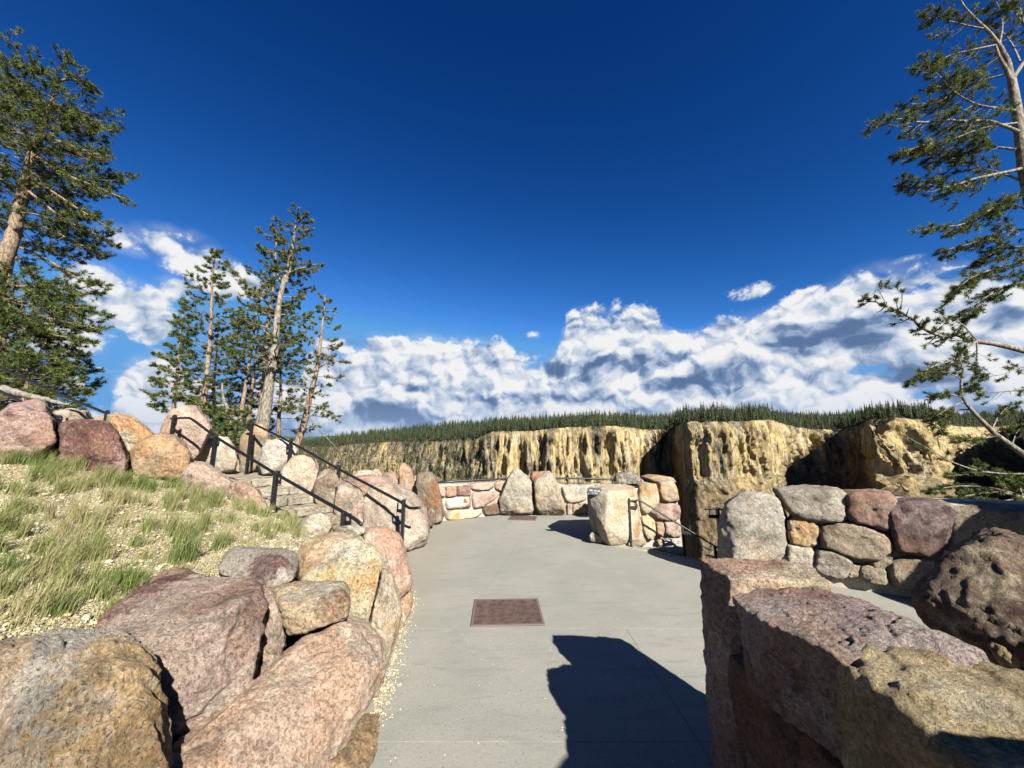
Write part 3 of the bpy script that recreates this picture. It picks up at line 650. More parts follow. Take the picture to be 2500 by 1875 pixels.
def conifer_geo(seed, slim=1.0, tiers=9):
    """unit-height spruce/lodgepole crown: ragged drooping boughs round a stem"""
    rg = np.random.default_rng(seed); V = []; Fc = []; tint = []
    zb = rg.uniform(.10, .30)
    for k in range(tiers):
        f = k / (tiers - 1); z = zb + (1 - zb) * f * .97; R = .115 * slim * (1 - f) ** .75 * rg.uniform(.75, 1.2) + .012
        nb = 5 if k < tiers - 2 else 3; a0 = rg.uniform(0, 6.28); dz = (1 - zb) / tiers
        for j in range(nb):
            a = a0 + j * 6.283 / nb + rg.normal(0, .2); r = R * rg.uniform(.6, 1.25); w = .42
            t = len(V); zt = z + dz * 1.1
            V += [(0, 0, min(zt, 1.0)), (r * .62 * math.cos(a - w), r * .62 * math.sin(a - w), z - dz * .10), (r * math.cos(a), r * math.sin(a), z - dz * .45), (r * .62 * math.cos(a + w), r * .62 * math.sin(a + w), z - dz * .10)]
            Fc += [(t, t + 1, t + 2), (t, t + 2, t + 3)]; q = rg.uniform(0, 1); tint += [q * .6, q, q, q]
    return np.array(V), np.array(Fc), np.array(tint)
def build_forest():
    px, X, Y, Z, face, u = CAN; NF = 260
    rg = np.random.default_rng(5)
    var = [conifer_geo(s, sl, t) for s, sl, t in ((1, 1.0, 7), (2, .85, 7), (3, 1.25, 6), (4, 1.0, 6), (5, .75, 7))]
    pts = []
    nr, nc = Y.shape
    # plateau: dense near the rim and to the skyline
    for _ in range(12000):
        c = rg.integers(0, nc); r = rg.integers(NF, nr - 3)
        pts.append((X[r, c] + rg.normal(0, 1.5), Y[r, c] + rg.uniform(0, 4), Z[r, c], 1))
    for _ in range(1700):                                  # skyline fringe
        c = rg.integers(0, nc); r = nr - 2 - rg.integers(0, 6)
        pts.append((X[r, c], Y[r, c], Z[r, c], 1))
    for _ in range(1100):                                  # rim fringe
        c = rg.integers(210, nc); r = NF + rg.integers(-2, 4)
        pts.append((X[r, c], Y[r, c], Z[r, c], .9))
    # wooded slopes at the left and a few ledges
    dens = np.interp(px, [500, 760, 900, 1000, 1160, 1200, 1300, 2800], [1, 1, .8, .75, .7, .2, .02, .015])
    patch = fbm(np.stack([X / 45, Z / 30, X * 0], -1).reshape(-1, 3), 3, 91).reshape(Y.shape)
    for _ in range(22000):
        c = rg.integers(0, nc); r = rg.integers(80, NF)
        if rg.uniform() < dens[c] * (1.0 if px[c] < 800 else (.15 + 1.6 * max(0, patch[r, c] + .1))): pts.append((X[r, c], Y[r, c], Z[r, c], .8))
    for _ in range(420):                                   # foot of the right-hand wall and the dark gullies
        c = rg.integers(590, nc); r = rg.integers(82, 150)
        if patch[r, c] > -.1: pts.append((X[r, c], Y[r, c] - 1, Z[r, c], .6))
    P3 = np.array([p[:3] for p in pts]); S = np.array([p[3] for p in pts]) * np.clip(rg.lognormal(2.60, .30, len(pts)), 6, 25)
    dist = P3[:, 1]; key = S / dist; onr = (P3[:, 2] > 20) & (P3[:, 0] / P3[:, 1] < 1.28) & (P3[:, 0] / P3[:, 1] > .2)
    order = np.argsort(-(key * onr)); ind = order[:296]; rest = order[296:]
    # the tall dark pair that stands above the skyline
    meshes = [mkmesh('conifer', v, f, M_FOREST, False, {'tint': t}) for v, f, t in var]
    for n, i in enumerate(ind):
        o = obj('conifer', meshes[n % 5], None, tuple(P3[i] - [0, 0, .5]), label='slim dark conifer in the forest along the far canyon rim', cat='tree', group='conifers along the far canyon rim')
        w = S[i] * rg.uniform(.85, 1.25); o.scale = (w, w, S[i] * 1.05); o.rotation_euler = (0, 0, rg.uniform(0, 6.28))
    for x_, lab, h in ((2079, 'tallest dark fir rising above the skyline of the far rim, left of its twin', 25), (2098, 'second tall dark fir above the far rim, just right of the tallest', 22)):
        c = int(np.argmin(abs(px - x_))); r = NF + 6
        o = obj('conifer', meshes[2], None, (X[r, c], Y[r, c] - 90, Z[r, c] - 6), label=lab, cat='tree'); o.scale = (h * .95, h * .95, h)
    Vs, Fs, Ts, n = [], [], [], 0
    for k in range(5):
        v, f, t = var[k]; idx = rest[k::5]; a = rg.uniform(0, 6.28, len(idx)); s = S[idx]; w = s * rg.uniform(.85, 1.25, len(idx))
        ca, sa = np.cos(a)[:, None] * w[:, None], np.sin(a)[:, None] * w[:, None]
        x = v[None, :, 0] * ca - v[None, :, 1] * sa + P3[idx, 0][:, None]; y = v[None, :, 0] * sa + v[None, :, 1] * ca + P3[idx, 1][:, None]; z = v[None, :, 2] * s[:, None] + P3[idx, 2][:, None] - .5
        Vs.append(np.stack([x, y, z], -1).reshape(-1, 3)); Fs.append((f[None] + (np.arange(len(idx)) * len(v))[:, None, None]).reshape(-1, 3) + n); n += len(idx) * len(v)
        Ts.append((t[None] * .6 + (rg.uniform(0, 1, len(idx)) ** 2 * .5)[:, None]).ravel())
    meshobj('forest', np.vstack(Vs), np.vstack(Fs), M_FOREST, None, origin=(0, 600, 0), smooth=False, kind='stuff', label='dark conifer forest covering the far canyon rim and slopes', cat='forest', attrs={'tint': np.concatenate(Ts)})
    # pale bare stems standing in the forest front
    Vs, Fs, n = [], [], 0
    idx = rg.choice(len(P3), 1500)
    for i in idx:
        V, Fc = tube([P3[i] + [1.2, -1, -1], P3[i] + [1.2, -1, S[i] * .75]], [.22, .08], 3); Vs.append(V); Fs.append(Fc + n); n += len(V)
    meshobj('dead_stems', np.vstack(Vs), np.vstack(Fs), M_FBARK, None, origin=(0, 600, 0), kind='stuff', label='thin pale dead trunks standing among the far conifers', cat='dead trunks')
    # far ridge seen through the gap at the left
    xs = np.linspace(-4200, 400, 160); ys = np.linspace(2600, 3600, 30); XX, YY = np.meshgrid(xs, ys)
    top = 1.6 + 3000 * ((sp + (CY - 1066) / F * cp) / (cp - (CY - 1066) / F * sp))
    ZZ = top + 12 * fbm(np.stack([XX / 300, YY / 300, XX * 0], -1).reshape(-1, 3), 4, 3).reshape(XX.shape) - ((YY - 3000) / 400) ** 2 * 60 - (YY < 2700) * 200
    m, T, b = mat('distant_forest', 1, 0); g = T.n('ShaderNodeNewGeometry').outputs['Position']
    T.L.new(T.mix(T.ss(T.noise(T.vm('MULTIPLY', g, (1, 1, .3)), .05, 8, .7), .4, .6), (.03, .048, .03), (.065, .085, .05)), b.inputs['Base Color'])
    i = np.arange(29)[:, None] * 160 + np.arange(159)[None]
    meshobj('hills', np.stack([XX, YY, ZZ], -1).reshape(-1, 3), np.stack([i, i + 1, i + 161, i + 160], -1).reshape(-1, 4), m, None, origin=(0, 3000, 0), kind='structure', label='distant wooded ridge on the horizon')
build_forest()
def valley_floor():
    m, T, b = mat('valley_soil', 1, 0); g = T.n('ShaderNodeNewGeometry').outputs['Position']
    T.L.new(T.mix(T.ss(T.noise(g, .02, 8, .6), .4, .6), K(120, 104, 70), K(90, 92, 58)), b.inputs['Base Color'])
    me = mkmesh('valley_floor', [(-9000, -9000, -172), (9000, -9000, -172), (9000, 9000, -172), (-9000, 9000, -172)], [(0, 1, 2, 3)], m)
    obj('valley_floor', me, None, kind='structure', label='canyon floor far below the overlook')
    # our own side of the canyon below the overlook and the plateau behind it
    xs = np.concatenate([np.linspace(-500, -21, 60), np.linspace(-20, 15, 60), np.linspace(16, 500, 60)]); ys = np.concatenate([np.linspace(-500, -5, 30), np.linspace(-4, 24, 60), np.linspace(25, 230, 60)])
    X, Y = np.meshgrid(xs, ys)
    rim = 12 + 0.9 * np.clip(-X - 3, 0, 12) ; rim = np.where(X > 3, 6.0 - 0.02 * (X - 3), rim)
    Z = np.where(Y > rim, -1.6 - (Y - rim) * 1.05, -0.4) + np.where(X < -18, .8, 0) + fbm(np.stack([X / 9, Y / 9, X * 0], -1).reshape(-1, 3), 4, 7).reshape(X.shape) * np.clip(abs(Y - rim) / 10, 0, 1) * 1.4
    inn = (X > -19) & (X < 14) & (Y > -3.4) & (Y < 19); Z = np.where(inn, np.minimum(Z, ground_z(np.clip(X, -19.9, 14.9), np.clip(Y, -3.9, 19.9)) - .5), Z); Z = np.maximum(Z, -170)
    n = len(xs); i = np.arange(len(ys) - 1)[:, None] * n + np.arange(n - 1)[None]
    meshobj('hillside', np.stack([X, Y, Z], -1).reshape(-1, 3), np.stack([i, i + 1, i + n + 1, i + n], -1).reshape(-1, 4), M_SOIL, None, origin=(0, 0, 0), kind='structure', label='near side of the canyon falling away below the overlook')
valley_floor()
# ================================================================== LEFT FOREGROUND BOULDERS
RM['A'] = rock_mat('grey_ochre_boulder', K(206, 196, 180), K(222, 210, 190), K(206, 160, 86), K(182, 172, 158), cover=.1, streak=(1.6, 1.6, .8), bump=1.2,
    spots=[(P(300, 1640, 1.55), .24, K(222, 184, 112)), (P(355, 1700, 1.45), .28, K(216, 174, 100)), (P(350, 1830, 1.35), .22, K(206, 164, 96)), (P(70, 1620, 1.6), .09, K(222, 150, 60)), (P(100, 1585, 1.7), .08, K(222, 150, 60))])
boulder([(-120,1600),(0,1572),(60,1556),(140,1546),(230,1546),(320,1560),(372,1590),(386,1640),(392,1750),(400,1990),(150,2080),(-150,2050)], [1.45,1.6,1.72,1.82,1.85,1.85,1.8,1.68,1.52,1.38,1.35,1.35], .62, RM['A'],
    'big grey boulder with an ochre right face in the bottom left corner', sub=7, seed=5, strata=((.9, -.35, .25), 9, .020), rough=.05, cracks=.9, fine=.007, p=20, facets=7, fcut=(.78, .93))
RM['B'] = rock_mat('maroon_pink_slab', K(206, 172, 154), K(214, 186, 160), K(196, 160, 146), K(222, 200, 176), cover=.3, streak=(.9, 2.2, 2.2), bump=1.1, warp=.6,
    spots=[(P(330, 1470, 2.55), .42, K(138, 84, 76)), (P(240, 1500, 2.3), .40, K(140, 88, 80)), (P(600, 1500, 2.15), .20, K(150, 100, 92)), (P(560, 1590, 2.05), .20, K(158, 112, 104)), (P(490, 1400, 2.9), .2, K(132, 78, 68))])
boulder([(150,1548),(235,1500),(330,1440),(400,1400),(470,1392),(520,1408),(640,1415),(655,1470),(640,1560),(625,1640),(600,1720),(500,1780),(405,1812),(395,1700),(372,1590)], [2.15,2.3,2.5,2.7,2.8,2.75,2.45,2.25,2.15,2.05,1.95,1.85,1.8,1.85,1.95], .62, RM['B'],
    'long pink slab with a maroon back and maroon stain, leaning over the tan boulder', sub=7, seed=12, strata=((.3, .9, -.5), 5.5, .022), rough=.055, cracks=.8, p=20, cuts=6, facets=8, fcut=(.76, .93))
boulder([(640,1425),(668,1450),(690,1500),(698,1560),(690,1610),(650,1668),(622,1690),(630,1560)], 2.35, .30, rock_mat('ribbed_pink_tan', K(206,176,150), K(190,158,134), K(214,158,96), K(222,204,178), cover=.45, streak=(3, 3, .8)),
    'narrow ribbed tan boulder wedged between the pink slab and the ochre block', sub=6, seed=3, strata=((1, .2, .1), 14, .012))
RM['C'] = rock_mat('grey_block', K(168, 154, 136), K(180, 168, 150), K(160, 148, 130), None, cover=.3,
    spots=[(P(640, 1385, 2.72), .15, K(112, 70, 72)), (P(700, 1360, 2.8), .10, K(140, 86, 84)), (P(690, 1395, 2.7), .06, K(222, 206, 188))])
boulder([(528,1385),(548,1350),(575,1336),(640,1338),(702,1341),(722,1350),(732,1372),(728,1408),(700,1428),(655,1438),(600,1420),(535,1405)], [2.95,3.05,3.1,3.1,3.1,3.0,2.95,2.85,2.8,2.8,2.85,2.9], .5, RM['C'],
    'flat topped grey block with a dark maroon patch, above the pink slab', sub=6, seed=9, p=18, cuts=5, rough=.03)
RM['D'] = rock_mat('grey_ochre_block', K(214, 196, 150), K(190, 180, 164), K(222, 172, 96), K(224, 216, 198), cover=.45, lichen=.35,
    spots=[(P(820, 1480, 2.35), .13, K(140, 98, 58)), (P(850, 1450, 2.4), .08, K(150, 110, 72))])
boulder([(652,1440),(680,1428),(735,1420),(800,1420),(845,1422),(858,1436),(855,1478),(850,1508),(790,1528),(745,1548),(702,1552),(694,1500),(672,1465)], [2.6,2.65,2.7,2.7,2.65,2.6,2.45,2.4,2.35,2.3,2.3,2.35,2.5], .5, RM['D'],
    'grey and yellow angular block resting on top of the big tan boulder', sub=6, seed=21, p=16, cuts=7, rough=.05, strata=((.4, .5, .8), 9, .008))
RM['E'] = rock_mat('pink_tan_boulder', K(206, 178, 150), K(194, 160, 134), K(186, 148, 120), K(214, 190, 162), cover=.4, bump=.9, warp=.5)
boulder([(385,1850),(450,1800),(560,1745),(640,1690),(700,1600),(760,1552),(845,1514),(895,1518),(930,1548),(940,1590),(930,1650),(905,1710),(880,1760),(840,1830),(800,1900),(600,1990),(380,1990)],
    [1.75,1.8,1.9,2.0,2.2,2.35,2.5,2.5,2.45,2.4,2.3,2.2,2.1,2.0,1.9,1.7,1.6], .75, RM['E'], 'largest tan and pink boulder with a rounded right end beside the pavement', sub=7, seed=30, strata=((.5, -.5, .75), 4, .018), rough=.045, cracks=.6, p=18, cuts=4, facets=7, fcut=(.80, .93))
RM['F'] = rock_mat('cream_yellow_boulder', K(234, 220, 184), K(232, 206, 148), K(228, 168, 84), K(240, 232, 212), cover=.42, bump=1.15,
    spots=[(P(905, 1450, 3.0), .22, K(226, 166, 76)), (P(800, 1410, 3.0), .10, K(240, 208, 110)), (P(740, 1350, 3.1), .07, K(206, 160, 124))])
boulder([(728,1350),(760,1322),(810,1300),(860,1304),(905,1328),(938,1362),(945,1420),(935,1470),(905,1530),(850,1540),(760,1520),(728,1410)], [3.35,3.4,3.45,3.45,3.35,3.25,3.1,3.0,2.95,2.95,3.05,3.2], .8, RM['F'],
    'pale cream boulder with orange and yellow staining, behind the grey and yellow block', sub=6, seed=44, p=18, rough=.08, cracks=.7, cuts=6, facets=8, fcut=(.80, .94))
boulder([(935,1385),(958,1400),(972,1440),(980,1500),(968,1560),(950,1620),(938,1645),(915,1600),(900,1530),(925,1450)], [2.9,2.95,2.95,2.95,2.9,2.85,2.8,2.7,2.7,2.8], .40, rock_mat('cream_strip', K(226, 206, 170), K(214, 190, 160), K(216, 170, 110), K(232, 222, 204), cover=.35, streak=(2, 2, .9)),
    'upright cream boulder hugging the pavement edge below the cream and orange one', sub=6, seed=51, rough=.05)
RM['G'] = rock_mat('orange_pink_boulder', K(222, 166, 132), K(224, 186, 158), K(226, 150, 84), K(232, 208, 188), cover=.6, warp=.5)
boulder([(866,1300),(900,1286),(945,1288),(975,1305),(992,1350),(1002,1400),(1005,1440),(975,1490),(950,1500),(930,1400),(895,1350)], [4.0,4.05,4.1,4.1,4.1,4.05,4.0,3.9,3.7,3.7,3.8], .7, RM['G'],
    'orange pink rounded boulder beside the foot of the nearer stone steps', sub=6, seed=61, p=9, rough=.06)
boulder([(985,1440),(1005,1440),(1008,1470),(1000,1500),(975,1548),(955,1560),(965,1490)], [4.0,4.0,3.95,3.8,3.55,3.5,3.7], .35, 'tan', 'small tan stone at the pavement edge under the orange boulder', sub=5, seed=63)
RM['I'] = rock_mat('banded_tan', K(206, 172, 120), K(190, 150, 96), K(226, 186, 132), None, cover=.4, streak=(.8, .8, 3), warp=1.2)
boulder([(925,1742),(928,1790),(918,1840),(900,1900),(780,1990),(760,1880),(850,1780),(890,1740)], [2.42,2.3,2.15,2.0,1.8,1.85,2.15,2.35], .4, RM['I'], 'banded orange tan stone lying at the pavement edge in the foreground', sub=6, seed=66, strata=((.2, .3, 1), 16, .012), p=9)
boulder([(925,1620),(945,1600),(938,1660),(925,1700),(900,1720),(900,1660)], 2.62, .3, 'tan', 'small tan stone tucked between the rounded boulder and the pavement', sub=4, seed=67)
boulder([(810,1290),(850,1283),(905,1290),(880,1312),(830,1318)], 4.15, .4, 'grey', 'flat grey stone behind the cream and orange boulders', sub=5, seed=69)
boulder([(728,1300),(735,1272),(752,1258),(782,1252),(806,1262),(812,1285),(798,1314),(745,1318)], 4.7, .45, 'cream', 'pale cream stone on the bank where the front handrail comes down', sub=5, seed=70)
# ================================================================== UPPER LEFT BOULDERS
RM['Kp'] = rock_mat('dusty_pink_boulder', K(204, 164, 150), K(196, 152, 138), K(136, 92, 88), K(216, 188, 168), cover=.45, streak=(1, 1, 2))
boulder([(-60,1050),(0,1008),(45,980),(85,974),(112,985),(130,1020),(140,1060),(128,1110),(80,1150),(-60,1150)], 4.9, 1.0, RM['Kp'], 'dusty pink boulder at the far left edge of the bank', sub=6, seed=71, rough=.05, strata=((.2, .2, 1), 5, .02))
RM['L'] = rock_mat('maroon_pink_block', K(200, 162, 146), K(190, 148, 134), K(112, 60, 56), K(206, 180, 160), cover=.5, spots=[(P(225, 1055, 4.9), .42, K(120, 70, 64)), (P(260, 1085, 4.8), .3, K(124, 72, 66))])
boulder([(146,1030),(200,1024),(262,1030),(285,1050),(300,1078),(314,1120),(300,1180),(140,1170),(143,1080)], 5.0, .9, RM['L'], 'squarish pink block stained dark maroon on its face, second from the left edge', sub=6, seed=72, p=16, rough=.045)
RM['N'] = rock_mat('orange_tan_boulder', K(216, 182, 134), K(204, 170, 128), K(230, 168, 96), K(222, 200, 160), cover=.35, spots=[(P(368, 1090, 5.2), .28, K(232, 172, 98))], streak=(1.5, 1.5, 1))
boulder([(316,1140),(322,1096),(350,1070),(395,1058),(430,1064),(455,1090),(470,1120),(462,1160),(400,1185),(320,1180)], 5.3, .9, RM['N'], 'rounded orange tan boulder behind the grass left of the stone steps', sub=6, seed=73, p=9)
boulder([(262,1012),(290,1007),(325,1018),(352,1040),(376,1060),(380,1100),(340,1130),(290,1110),(262,1060)], 6.1, .9, rock_mat('greenish_cream', K(206, 196, 160), K(196, 184, 152), K(226, 160, 82), K(222, 206, 172), cover=.3, spots=[(P(300, 1020, 5.8), .2, K(228, 150, 66)), (P(350, 1040, 5.9), .2, K(220, 150, 72))]),
    'greenish cream boulder with an orange crest just right of the upper handrail post', sub=6, seed=74, strata=((.8, .3, .5), 5, .02))
boulder([(125,1025),(135,1002),(175,998),(215,1004),(225,1022),(222,1045),(180,1060),(130,1050)], 6.9, .8, 'cream', 'low cream boulder on the skyline above the maroon block', sub=5, seed=75)
boulder([(222,1032),(232,1018),(262,1014),(270,1035),(250,1052)], 7.4, .4, 'rust', 'small orange stone on the skyline beside the upper handrail post', sub=4, seed=76)
RM['O'] = rock_mat('pink_cream_standing', K(218, 190, 164), K(206, 172, 150), K(190, 150, 130), K(226, 206, 180), cover=.4)
boulder([(390,1062),(395,1030),(412,1003),(440,991),(480,990),(488,1010),(500,1030),(520,1048),(518,1070),(500,1100),(470,1130),(400,1120)], 8.15, .8, RM['O'], 'tallest pink boulder with a rounded top behind the top of the front handrail', sub=6, seed=77, p=10)
boulder([(468,1138),(475,1105),(500,1078),(532,1063),(558,1066),(574,1090),(580,1125),(575,1150),(500,1160)], 8.5, .7, 'cream', 'cream boulder at the head of the stone steps between the two handrails', sub=5, seed=78)
boulder([(583,1100),(590,1060),(612,1040),(640,1032),(655,1042),(662,1075),(650,1110),(632,1150),(585,1160)], 9.1, .7, 'tan', 'tan standing boulder just behind the top post of the back handrail', sub=5, seed=79)
boulder([(628,1135),(640,1095),(652,1074),(690,1070),(722,1078),(728,1105),(705,1140),(670,1158),(640,1160)], 8.1, .9, 'pale', 'pale grey boulder behind the second post of the back handrail', sub=6, seed=80, p=10)
RM['Q2'] = rock_mat('cream_with_rust_edge', K(230, 208, 176), K(222, 196, 166), K(214, 178, 150), K(234, 222, 200), cover=.3, spots=[(P(766, 1130, 7.1), .17, K(176, 112, 84))])
boulder([(680,1180),(690,1140),(715,1115),(745,1108),(770,1122),(778,1150),(770,1190),(745,1215),(700,1215)], 7.5, .8, RM['Q2'], 'cream boulder with a rust brown right edge beside the middle of the steps', sub=6, seed=81)
RM['speck'] = rock_mat('speckled_grey_cream', K(204, 186, 160), K(186, 164, 138), K(150, 126, 104), K(222, 208, 182), cover=.5, lichen=.5)
boulder([(762,1190),(775,1158),(800,1143),(822,1142),(838,1170),(840,1215),(835,1260),(790,1250),(765,1225)], 7.0, .7, RM['speck'], 'speckled grey boulder behind the third post of the back handrail', sub=6, seed=82)
boulder([(830,1170),(850,1164),(880,1190),(895,1230),(905,1290),(880,1330),(840,1300),(812,1270),(815,1220)], 6.75, .8, rock_mat('speckled_tan', K(206, 182, 156), K(190, 152, 128), K(160, 120, 96), K(216, 200, 176), cover=.45, lichen=.4), 'sloping speckled tan boulder beside the lowest steps', sub=6, seed=83)
boulder([(846,1170),(862,1165),(905,1160),(945,1165),(965,1190),(950,1250),(905,1240),(880,1210)], 7.3, .7, 'pink', 'dusty pink boulder wedged behind the largest boulder by the steps', sub=5, seed=84)
RM['R'] = rock_mat('big_grey_cream', K(210, 192, 166), K(196, 174, 148), K(150, 132, 118), K(226, 212, 188), cover=.4, lichen=.5, streak=(1.3, 1.3, .8))
boulder([(880,1230),(895,1190),(905,1178),(960,1176),(1000,1196),(1028,1225),(1042,1260),(1048,1300),(1044,1330),(1020,1346),(985,1352),(930,1345),(890,1320)], [7.0,7.1,7.2,7.2,7.1,7.0,6.95,6.9,6.7,6.5,6.4,6.4,6.6], 1.3, RM['R'], 'very large rounded grey cream boulder at the foot of the back handrail', sub=6, seed=85, p=12, rough=.05, cuts=5)
boulder([(862,1165),(872,1150),(905,1146),(925,1155),(930,1180),(880,1185)], 8.4, .6, 'cream', 'cream lump of rock behind the large boulder', sub=5, seed=86)
boulder([(900,1165),(912,1146),(925,1145),(935,1160),(925,1185),(905,1185)], 8.9, .5, 'pinkgrey', 'small knobbly pink grey rock among the boulders behind the steps', sub=4, seed=87)
boulder([(930,1180),(935,1155),(965,1152),(972,1175),(970,1200),(940,1200)], 8.9, .6, 'pink', 'flat topped mauve pink rock left of the orange standing stone', sub=5, seed=88)
RM['S'] = rock_mat('orange_standing', K(222, 168, 122), K(226, 186, 140), K(206, 128, 72), K(232, 212, 186), cover=.5, streak=(2, 2, .7))
boulder([(975,1190),(974,1150),(978,1132),(992,1124),(1005,1136),(1010,1180),(1008,1212),(975,1212)], 9.1, .45, RM['S'], 'slim orange standing stone behind the large grey boulder', sub=5, seed=89)
boulder([(1008,1178),(1014,1172),(1018,1190),(1014,1215),(1008,1212)], 9.0, .25, 'pale', 'thin pale sliver of stone beside the orange standing stone', sub=4, seed=90)
RM['T'] = rock_mat('brown_orange_standing', K(150, 128, 104), K(176, 152, 124), K(120, 92, 72), K(190, 172, 148), cover=.4, streak=(1.5, 1.5, .8),
    spots=[(P(1070, 1215, 8.3), .26, K(190, 114, 48)), (P(1078, 1255, 8.3), .20, K(196, 122, 54)), (P(1062, 1180, 8.4), .12, K(178, 104, 44))])
boulder([(1013,1185),(1018,1160),(1030,1152),(1055,1150),(1064,1160),(1070,1195),(1078,1225),(1086,1258),(1080,1274),(1052,1280),(1028,1262),(1020,1220)], 8.7, .8, RM['T'], 'leaning brown standing stone with a bright rust orange edge left of the far wall', sub=6, seed=91, p=12)
boulder([(1040,1240),(1052,1236),(1062,1244),(1064,1278),(1048,1290),(1036,1285)], 8.1, .35, 'brown', 'small dark brown stone at the foot of the rust orange standing stone', sub=4, seed=92)
boulder([(1026,1236),(1042,1236),(1044,1284),(1032,1300),(1020,1290)], 7.9, .35, 'pinkgrey', 'narrow pink grey stone beside the small dark brown one', sub=4, seed=93)
# stones left of the front handrail
boulder([(430,1190),(440,1150),(470,1126),(505,1132),(545,1158),(572,1180),(575,1215),(540,1250),(450,1250)], 5.3, .9, 'pinkgrey', 'long grey boulder in the grass in front of the upper steps', sub=6, seed=94, p=9)
RM['W'] = rock_mat('cream_rust_speckled', K(218, 186, 152), K(210, 176, 140), K(198, 160, 128), K(228, 208, 180), cover=.3, spots=[(P(592, 1185, 4.9), .13, K(170, 128, 96)), (P(620, 1225, 4.9), .12, K(196, 146, 112))])
boulder([(560,1180),(590,1172),(622,1190),(648,1222),(662,1262),(650,1300),(600,1290),(565,1250),(555,1210)], 5.1, .7, RM['W'], 'sloping tan boulder with rusty crust beside the second front handrail post', sub=6, seed=95)
# ================================================================== STONE STEPS
RM['step'] = rock_mat('step_stone', K(204, 190, 162), K(190, 176, 150), K(170, 156, 132), K(220, 208, 184), cover=.35, lichen=.25)
def build_steps():
    root = empty('stone_steps', tuple(stair_pt(1.6, .65, 0)), 'flight of rough cut cream stone steps climbing left between two black handrails', 'steps')
    rg = np.random.default_rng(4)
    for i in range(NST):
        z1 = (i + 1) * RISE; cuts = sorted([-.12, SW + .12] + ([rg.uniform(.3, 1.0)] if i % 3 else [rg.uniform(.25, .5), rg.uniform(.8, 1.1)]))
        for a, b in zip(cuts[:-1], cuts[1:]):
            s0 = S_START + i * RUN - .02 + rg.uniform(-.02, .02); s1 = s0 + RUN * 1.35; dz = rg.uniform(-.008, .008)
            pts = [stair_pt(s, n, z) for s in (s0, s1) for n in (a + .008, b - .008) for z in (z1 - RISE * .93, z1 + dz)]
            V, Fc = rock_geo(pts, 5, p=26, cuts=0, seed=200 + i * 7 + int(b * 10), rough=.045, fine=.008, cracks=.0, facets=0)
            meshobj('step', V, Fc, RM['step'], root)
    lan = [stair_pt(s, n, z) for s in (S_START + RUN * NST - .02, 7.2) for n in (-.1, 1.9) for z in (.7, NST * RISE + .012)]
    V, Fc = rock_geo(lan, 5, p=26, cuts=0, seed=300, rough=.004, fine=.004, cracks=0); meshobj('landing', V, Fc, RM['step'], root)
build_steps()
# ================================================================== FAR STONE WALL AND ITS STANDING STONES
WA, WB, WC = G(1075, 1272)[:2], G(1250, 1254)[:2], G(1460, 1257)[:2]
def build_back_wall():
    root = empty('stone_wall', (0.2, 10.3, 0), 'low mortared stone wall round the far edge of the overlook', 'wall')
    slabpoly([(1066,1186),(1100,1183),(1150,1182),(1200,1178),(1250,1178),(1250,1268),(1150,1276),(1070,1286)], WA, WB, -.005, -.55, 'mortar', root)
    slabpoly([(1250,1180),(1330,1182),(1360,1184),(1400,1188),(1450,1184),(1470,1184),(1470,1272),(1350,1270),(1250,1270)], WB, WC, -.005, -.55, 'mortar', root)
    L = [([(1068,1189),(1084,1188),(1085,1211),(1077,1212),(1070,1205)],'pinkgrey'),([(1087,1187),(1112,1186),(1112,1211),(1090,1213),(1086,1208)],'rustw'),([(1114,1186),(1145,1184),(1147,1209),(1130,1211),(1115,1209)],'maroonw'),
         ([(1149,1182),(1170,1178),(1200,1178),(1206,1186),(1190,1195),(1160,1197),(1149,1192)],'pinkgrey'),([(1207,1178),(1225,1173),(1236,1178),(1232,1190),(1220,1199),(1208,1193)],'tan'),
         ([(1090,1218),(1120,1212),(1145,1213),(1146,1236),(1125,1240),(1092,1242),(1088,1230)],'pale'),([(1128,1216),(1146,1213),(1146,1236),(1122,1240)],'rustd'),
         ([(1152,1203),(1175,1200),(1215,1200),(1218,1208),(1200,1220),(1175,1238),(1156,1240),(1152,1222)],'pinkgrey'),([(1215,1214),(1219,1206),(1222,1225),(1200,1229),(1182,1236)],'pinkgrey'),
         ([(1088,1248),(1120,1243),(1160,1245),(1176,1252),(1160,1262),(1100,1270),(1086,1264)],'yellow2'),([(1178,1236),(1214,1227),(1219,1250),(1214,1255),(1182,1256),(1178,1248)],'brown'),
         ([(1218,1240),(1228,1240),(1228,1255),(1218,1255)],'pale')]
    L2 = [([(1372,1190),(1390,1184),(1428,1186),(1430,1220),(1405,1226),(1385,1226),(1376,1208)],'grey'),([(1385,1229),(1397,1229),(1397,1256),(1385,1256)],'pinkgrey'),([(1398,1231),(1412,1230),(1430,1238),(1430,1256),(1398,1256)],'tan'),
          ([(1412,1228),(1430,1228),(1430,1236),(1416,1236)],'pinkgrey'),([(1302,1250),(1310,1246),(1316,1251),(1316,1256),(1300,1256)],'pinkgrey'),([(1240,1178),(1262,1178),(1300,1178),(1300,1186),(1240,1186)],'tan'),([(1340,1180),(1362,1180),(1374,1186),(1366,1196),(1346,1192)],'pale')]
    RM['rustw'] = rock_mat('rusty_pink_wall_stone', K(206, 160, 130), K(216, 180, 152), K(180, 112, 76), None, cover=.6); RM['rustd'] = rock_mat('rust_dark_wall_stone', K(160, 100, 66), K(186, 140, 110), K(120, 66, 44), None, cover=.5)
    RM['maroonw'] = rock_mat('maroon_wall_stone', K(196, 160, 148), K(150, 106, 98), K(112, 72, 68), None, cover=.65)
    for i, (q, mm) in enumerate(L): wallstone(q, WA, WB, .10, .18, mm, root, 400 + i, 4)
    for i, (q, mm) in enumerate(L2): wallstone(q, WB, WC, .10, .18, mm, root, 440 + i, 4)
